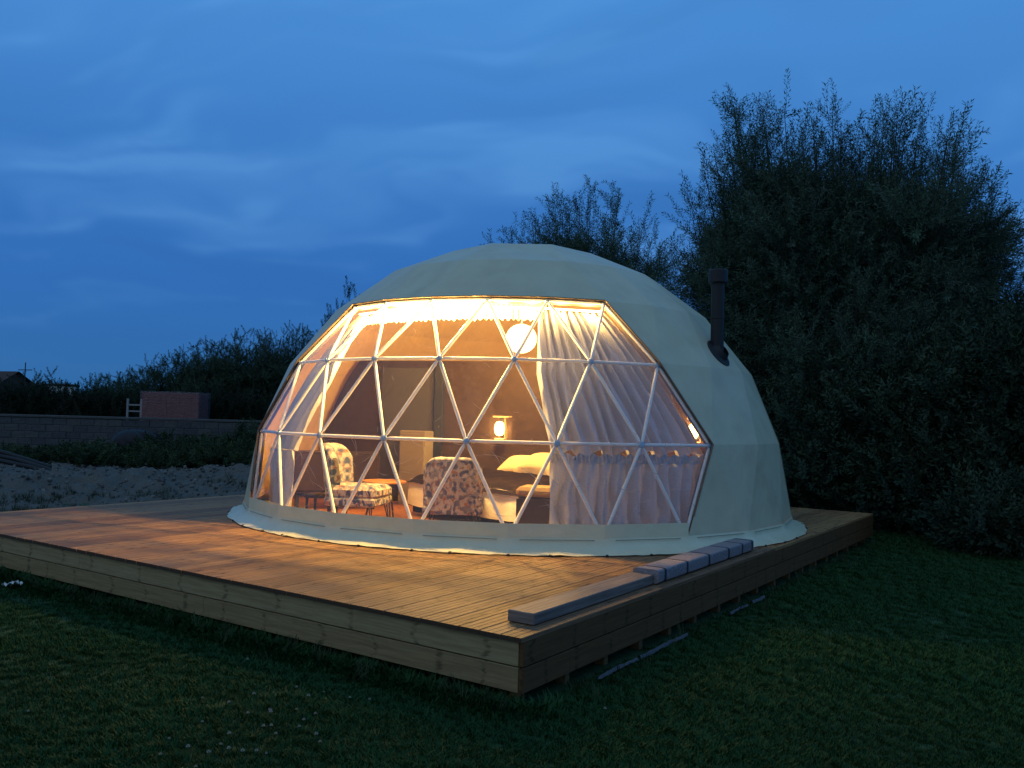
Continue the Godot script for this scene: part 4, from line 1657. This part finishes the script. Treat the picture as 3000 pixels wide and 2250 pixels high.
	for i in 9000:
		var x := rng.randf_range(-20.0, -10.2)
		var z := rng.randf_range(-13.0, 4.0)
		var y := mound_height(x, z)
		if y < 0.01:
			continue
		var k := 0.02 + 0.075 * pow(rng.randf(), 3.0)
		sp.append(Transform3D(Basis.from_euler(Vector3(rng.randf() * 3, rng.randf() * 6, rng.randf() * 3)).scaled(Vector3.ONE * k), Vector3(x, y + k * 0.15, z)))
		var g := rng.randf_range(0.06, 0.19)
		sc.append(Color(g, g * 0.97, g * 0.90))
	var gravel := scatter("gravel", stone.commit(), M.stone, sp, sc)
	gravel.set_meta("label", "loose stones scattered over the low spoil heap")
	# weeds on and behind the heap
	var weeds := [[-17.9, -12.3, 1.7, 1.0, "tall green weeds against the wall, beside the dome"], [-16.2, -12.6, 1.5, 1.15, "tallest weeds, hidden partly by the dome's left edge"], [-19.4, -10.9, 1.4, 0.72, "green weeds at the foot of the wall, right of the black sack"],
		[-18.0, -9.4, 1.3, 0.42, "low weeds on the crest of the heap, below the black sack"], [-19.2, -8.0, 1.1, 0.34, "low scrubby weeds left of centre on the heap"], [-20.4, -6.6, 1.0, 0.30, "sparse weeds at the left end of the heap"], [-16.4, -10.2, 1.2, 0.52, "weeds on the right end of the heap near the dome"], [-20.9, -9.3, 0.9, 0.40, "weeds between black sack and pipes"]]
	for w in weeds:
		make_tree("weed_clump", w[4], "weeds", "weed clumps round the spoil heap", Vector3(w[0], maxf(0.0, mound_height(w[0], w[1])), w[1]), dome_tips(26, w[2], w[2] * 0.8, w[3], 0.5, 0.10, 0.5),
			{"per": 22, "size": 0.9, "spread": 0.35, "low": 0.1, "kind": "weed", "tone": Color(0.038, 0.062, 0.030), "girth": 0.006})
	# rough grass strip beside the deck
	var gp := []
	var gt := []
	for i in 2600:
		var x := rng.randf_range(-13.2, -8.5)
		var z := rng.randf_range(-9.0, 2.5)
		if noise.get_noise_2d(x * 0.5, z * 0.5) < -0.12 + 0.10 * (-10.5 - x):
			continue
		gp.append(Transform3D(Basis(Vector3.UP, rng.randf() * TAU).scaled(Vector3.ONE * rng.randf_range(0.5, 1.1)), Vector3(x, maxf(0.0, mound_height(x, z)), z)))
		var g := rng.randf_range(0.6, 1.3)
		gt.append(Color(0.030 * g, 0.050 * g, 0.024 * g))
	var rough := scatter("rough_grass", tuft_mesh(9, 0.16, 0.10), M.grass, gp, gt)
	rough.set_meta("label", "rough grass between the far edge of the deck and the stony soil")
	# black sack by the wall and black pipes
	var sack := thing("rubbish_sack", "black plastic sack slumped in front of the block wall", "sack", Vector3(-21.7, 0.15, -11.0), 0.6)
	var ss := st_new()
	grid(ss, 32, 18, func(s: float, t: float) -> Vector3:
		var an := s * TAU
		var v := t * PI
		var rr := sin(v) * (0.70 + 0.22 * noise.get_noise_2d(cos(an) * 1.3 + t * 2.0, sin(an) * 1.3))
		return Vector3(cos(an) * rr * 1.15, 0.46 - 0.46 * cos(v) + 0.05 * noise.get_noise_2d(an * 2.0, t * 4.0) * sin(v), sin(an) * rr * 0.75), Vector3(-1, 0, 0))
	obj("sack_film", ss, plain(lin(0.008, 0.008, 0.013), 0.65), sack)
	for k in 3:
		var p := thing("drain_pipe", ["upper black plastic pipe lying over the left end of the heap", "middle black plastic pipe lying over the left end of the heap", "lowest black plastic pipe on the left end of the heap"][k], "pipe", Vector3.ZERO, 0.0, "black pipes on the heap")
		var off := Vector3(0.35, -0.16, -0.15) * k
		var ps := st_new()
		tube(ps, [Vector3(-21.4, 1.15, -3.0) + off, Vector3(-19.6, 0.92, -4.6) + off, Vector3(-18.4, 0.60, -5.6) + off, Vector3(-17.6, 0.28, -6.3) + off], [0.055, 0.055, 0.055, 0.055], 8)
		obj("pipe_wall", ps, M.rubber, p)


func tuft_mesh(blades: int, height: float, spread: float) -> ArrayMesh:
	var r := RandomNumberGenerator.new()
	r.seed = blades
	var st := st_new()
	for i in blades:
		var a := r.randf() * TAU
		var p := Vector3(cos(a + 1.0), 0, sin(a + 1.0)) * r.randf() * spread * 0.5
		var out := Vector3(cos(a), 0, sin(a))
		var h := height * r.randf_range(0.55, 1.1)
		var w := Vector3(-out.z, 0, out.x) * 0.0024 * (1.0 + height * 2.0)
		var m := p + out * h * 0.22 + Vector3(0, h * 0.62, 0)
		var tip := p + out * h * r.randf_range(0.45, 0.85) + Vector3(0, h, 0)
		var n := (out * -0.3 + Vector3(0, 1, 0)).normalized()
		flat(st, [p - w, p + w, m + w * 0.8, m - w * 0.8], n)
		flat(st, [m - w * 0.8, m + w * 0.8, tip], n)
	return st.commit()


func make_grass() -> void:
	var eye := Vector2(2.8, 4.27)
	var places := []
	var tints := []
	var tries := 0
	while places.size() < 85000 and tries < 500000:
		tries += 1
		var d := 2.2 + 17.0 * pow(rng.randf(), 1.7)
		var a := deg_to_rad(34.5) + rng.randf_range(-0.78, 0.78)
		var p := eye + Vector2(-sin(a), -cos(a)) * d
		if p.x < 0.03 and p.x > -DECK_W - 0.1 and p.y < 0.03 and p.y > -DECK_L - 0.1:
			continue
		if p.x < -9.5:
			continue
		var patch := noise.get_noise_2d(p.x * 0.55, p.y * 0.55)
		var k := rng.randf_range(0.6, 1.15) * (1.0 + 0.35 * patch) * (1.0 + d * 0.045)
		# longer where the mower cannot reach, against the deck
		var edge := 0.0
		if p.x < 0.4 and p.y < 0.4:
			edge = 1.0 - clampf(minf(absf(p.x - 0.02) if p.y < 0.03 else 9.0, absf(p.y - 0.02) if p.x < 0.03 else 9.0) / 0.28, 0.0, 1.0)
		if edge > 0.0 and p.y > -0.05 and rng.randf() < 0.8:
			k *= 1.0 + 2.2 * edge
		places.append(Transform3D(Basis(Vector3.UP, rng.randf() * TAU).scaled(Vector3(k, k * rng.randf_range(0.8, 1.2), k)), Vector3(p.x, 0.0, p.y)))
		var g := rng.randf_range(0.85, 1.15) * (1.0 + 0.18 * patch)
		var dry := maxf(0.0, noise.get_noise_2d(p.x * 0.3 + 30.0, p.y * 0.3))
		tints.append(Color((0.021 + 0.006 * dry) * g, 0.068 * g, 0.023 * g))
	var o := scatter("grass", tuft_mesh(16, 0.026, 0.09), M.grass, places, tints)
	o.set_meta("label", "short dark lawn grass in front of and beside the deck")
	# tall stray stalks along the deck's foot
	var sp := []
	var sc := []
	for i in 300:
		var p := Vector3(-rng.randf() * 8.0, 0, 0.03 + absf(rng.randfn()) * 0.10) if i % 5 else Vector3(0.03 + absf(rng.randfn()) * 0.10, 0, -rng.randf() * 9.0)
		sp.append(Transform3D((Basis(Vector3.UP, rng.randf() * TAU) * Basis(Vector3.RIGHT, rng.randfn() * 0.25)).scaled(Vector3.ONE * rng.randf_range(0.5, 1.25)), p))
		var g := rng.randf_range(0.7, 1.4)
		sc.append(Color(0.040 * g, 0.055 * g, 0.027 * g))
	var tall := scatter("grass_stalks", tuft_mesh(7, 0.13, 0.06), M.grass, sp, sc)
	tall.set_meta("label", "longer grass stalks standing along the foot of the deck")


func make_small_things() -> void:
	var spots := [Vector2(-2.09, 0.27), Vector2(-1.97, 0.41), Vector2(-1.27, 0.6), Vector2(-1.08, 0.67), Vector2(-1.08, 0.55), Vector2(-0.88, 0.53), Vector2(-0.77, 0.48), Vector2(-1.55, 1.07), Vector2(-1.35, 1.03), Vector2(-1.12, 1.08), Vector2(-1.06, 0.98),
		Vector2(-1.03, 1.0), Vector2(-0.96, 0.87), Vector2(-0.83, 0.85), Vector2(-0.8, 0.96), Vector2(-0.75, 1.04), Vector2(-0.89, 1.16), Vector2(-0.87, 1.13), Vector2(-0.76, 1.19), Vector2(-0.94, 1.34), Vector2(-1.14, 1.56), Vector2(-0.5, 1.12), Vector2(-0.95, 1.58),
		Vector2(-0.78, 1.47), Vector2(-0.87, 1.45), Vector2(-0.7, 1.45), Vector2(-0.65, 1.4), Vector2(-0.6, 1.38), Vector2(-0.81, 1.56), Vector2(-0.99, 1.71), Vector2(-0.73, 1.69), Vector2(-2.09, 1.8), Vector2(-1.36, 0.85), Vector2(-1.21, 1.31), Vector2(-0.58, 1.07),
		Vector2(0.42, -0.25), Vector2(1.05, 0.9), Vector2(0.25, 1.25), Vector2(3.1, -3.6)]
	var head := st_new()
	for ring in 3:
		for k in 9 - ring * 2:
			var a := TAU * k / (9 - ring * 2) + ring
			var out := Vector3(cos(a), 0.15 + ring * 0.75, sin(a)).normalized()
			leaf_quad(head, out * 0.002, out, out.cross(Vector3.UP).normalized(), 0.0105, 0.0055)
	var hm := head.commit()
	var stem := st_new()
	tube(stem, [Vector3.ZERO, Vector3(0.003, 0.018, 0), Vector3(0.0015, 0.031, 0.002)], [0.001, 0.001, 0.001], 4, false)
	var sm := stem.commit()
	for i in spots.size():
		var f := thing("clover_flower", "tiny white clover flower in the lawn in front of the deck", "flower", Vector3(spots[i].x, 0, spots[i].y), rng.randf() * TAU, "white clover flowers dotted over the lawn")
		var h := obj("flower_head", hm, M.clover, f)
		h.position = Vector3(0.0015, 0.031, 0.002)
		obj("stem", sm, M.stem, f)
		f.scale = Vector3.ONE * rng.randf_range(0.7, 1.1)
	# scrap of paper on the lawn, far left
	var paper := thing("paper_scrap", "crumpled white scrap of paper on the grass at the far left", "litter", Vector3(-5.48, 0.03, 0.28), 0.5)
	var st := st_new()
	grid(st, 9, 7, func(s: float, t: float) -> Vector3: return Vector3(lerpf(-0.075, 0.075, s), 0.03 + 0.055 * noise.get_noise_2d(s * 3.1, t * 3.3) + 0.03 * t * s, lerpf(-0.055, 0.055, t)), Vector3.UP)
	obj("sheet", st, M.petal, paper)
	# strip of plastic membrane half buried along the right of the deck
	var strip := thing("membrane_strip", "pale strip of ground membrane half buried along the right side of the deck", "membrane", Vector3.ZERO)
	var runs := [[-0.72, -1.30], [-1.34, -2.20], [-3.15, -3.6], [-3.75, -4.1]]
	for q in runs:
		st = st_new()
		grid(st, 26, 3, func(s: float, t: float) -> Vector3:
			var z := lerpf(q[0], q[1], s)
			var wide := 0.013 + 0.012 * noise.get_noise_1d(z * 6.0)
			return Vector3(0.105 + 0.012 * noise.get_noise_1d(z * 2.5) + (t - 0.5) * 2.0 * wide, 0.028 + 0.022 * sin(t * PI) + 0.012 * noise.get_noise_2d(z * 9.0, t), z), Vector3.UP)
		obj("membrane", st, plain(lin(0.075, 0.08, 0.09), 0.8), strip)
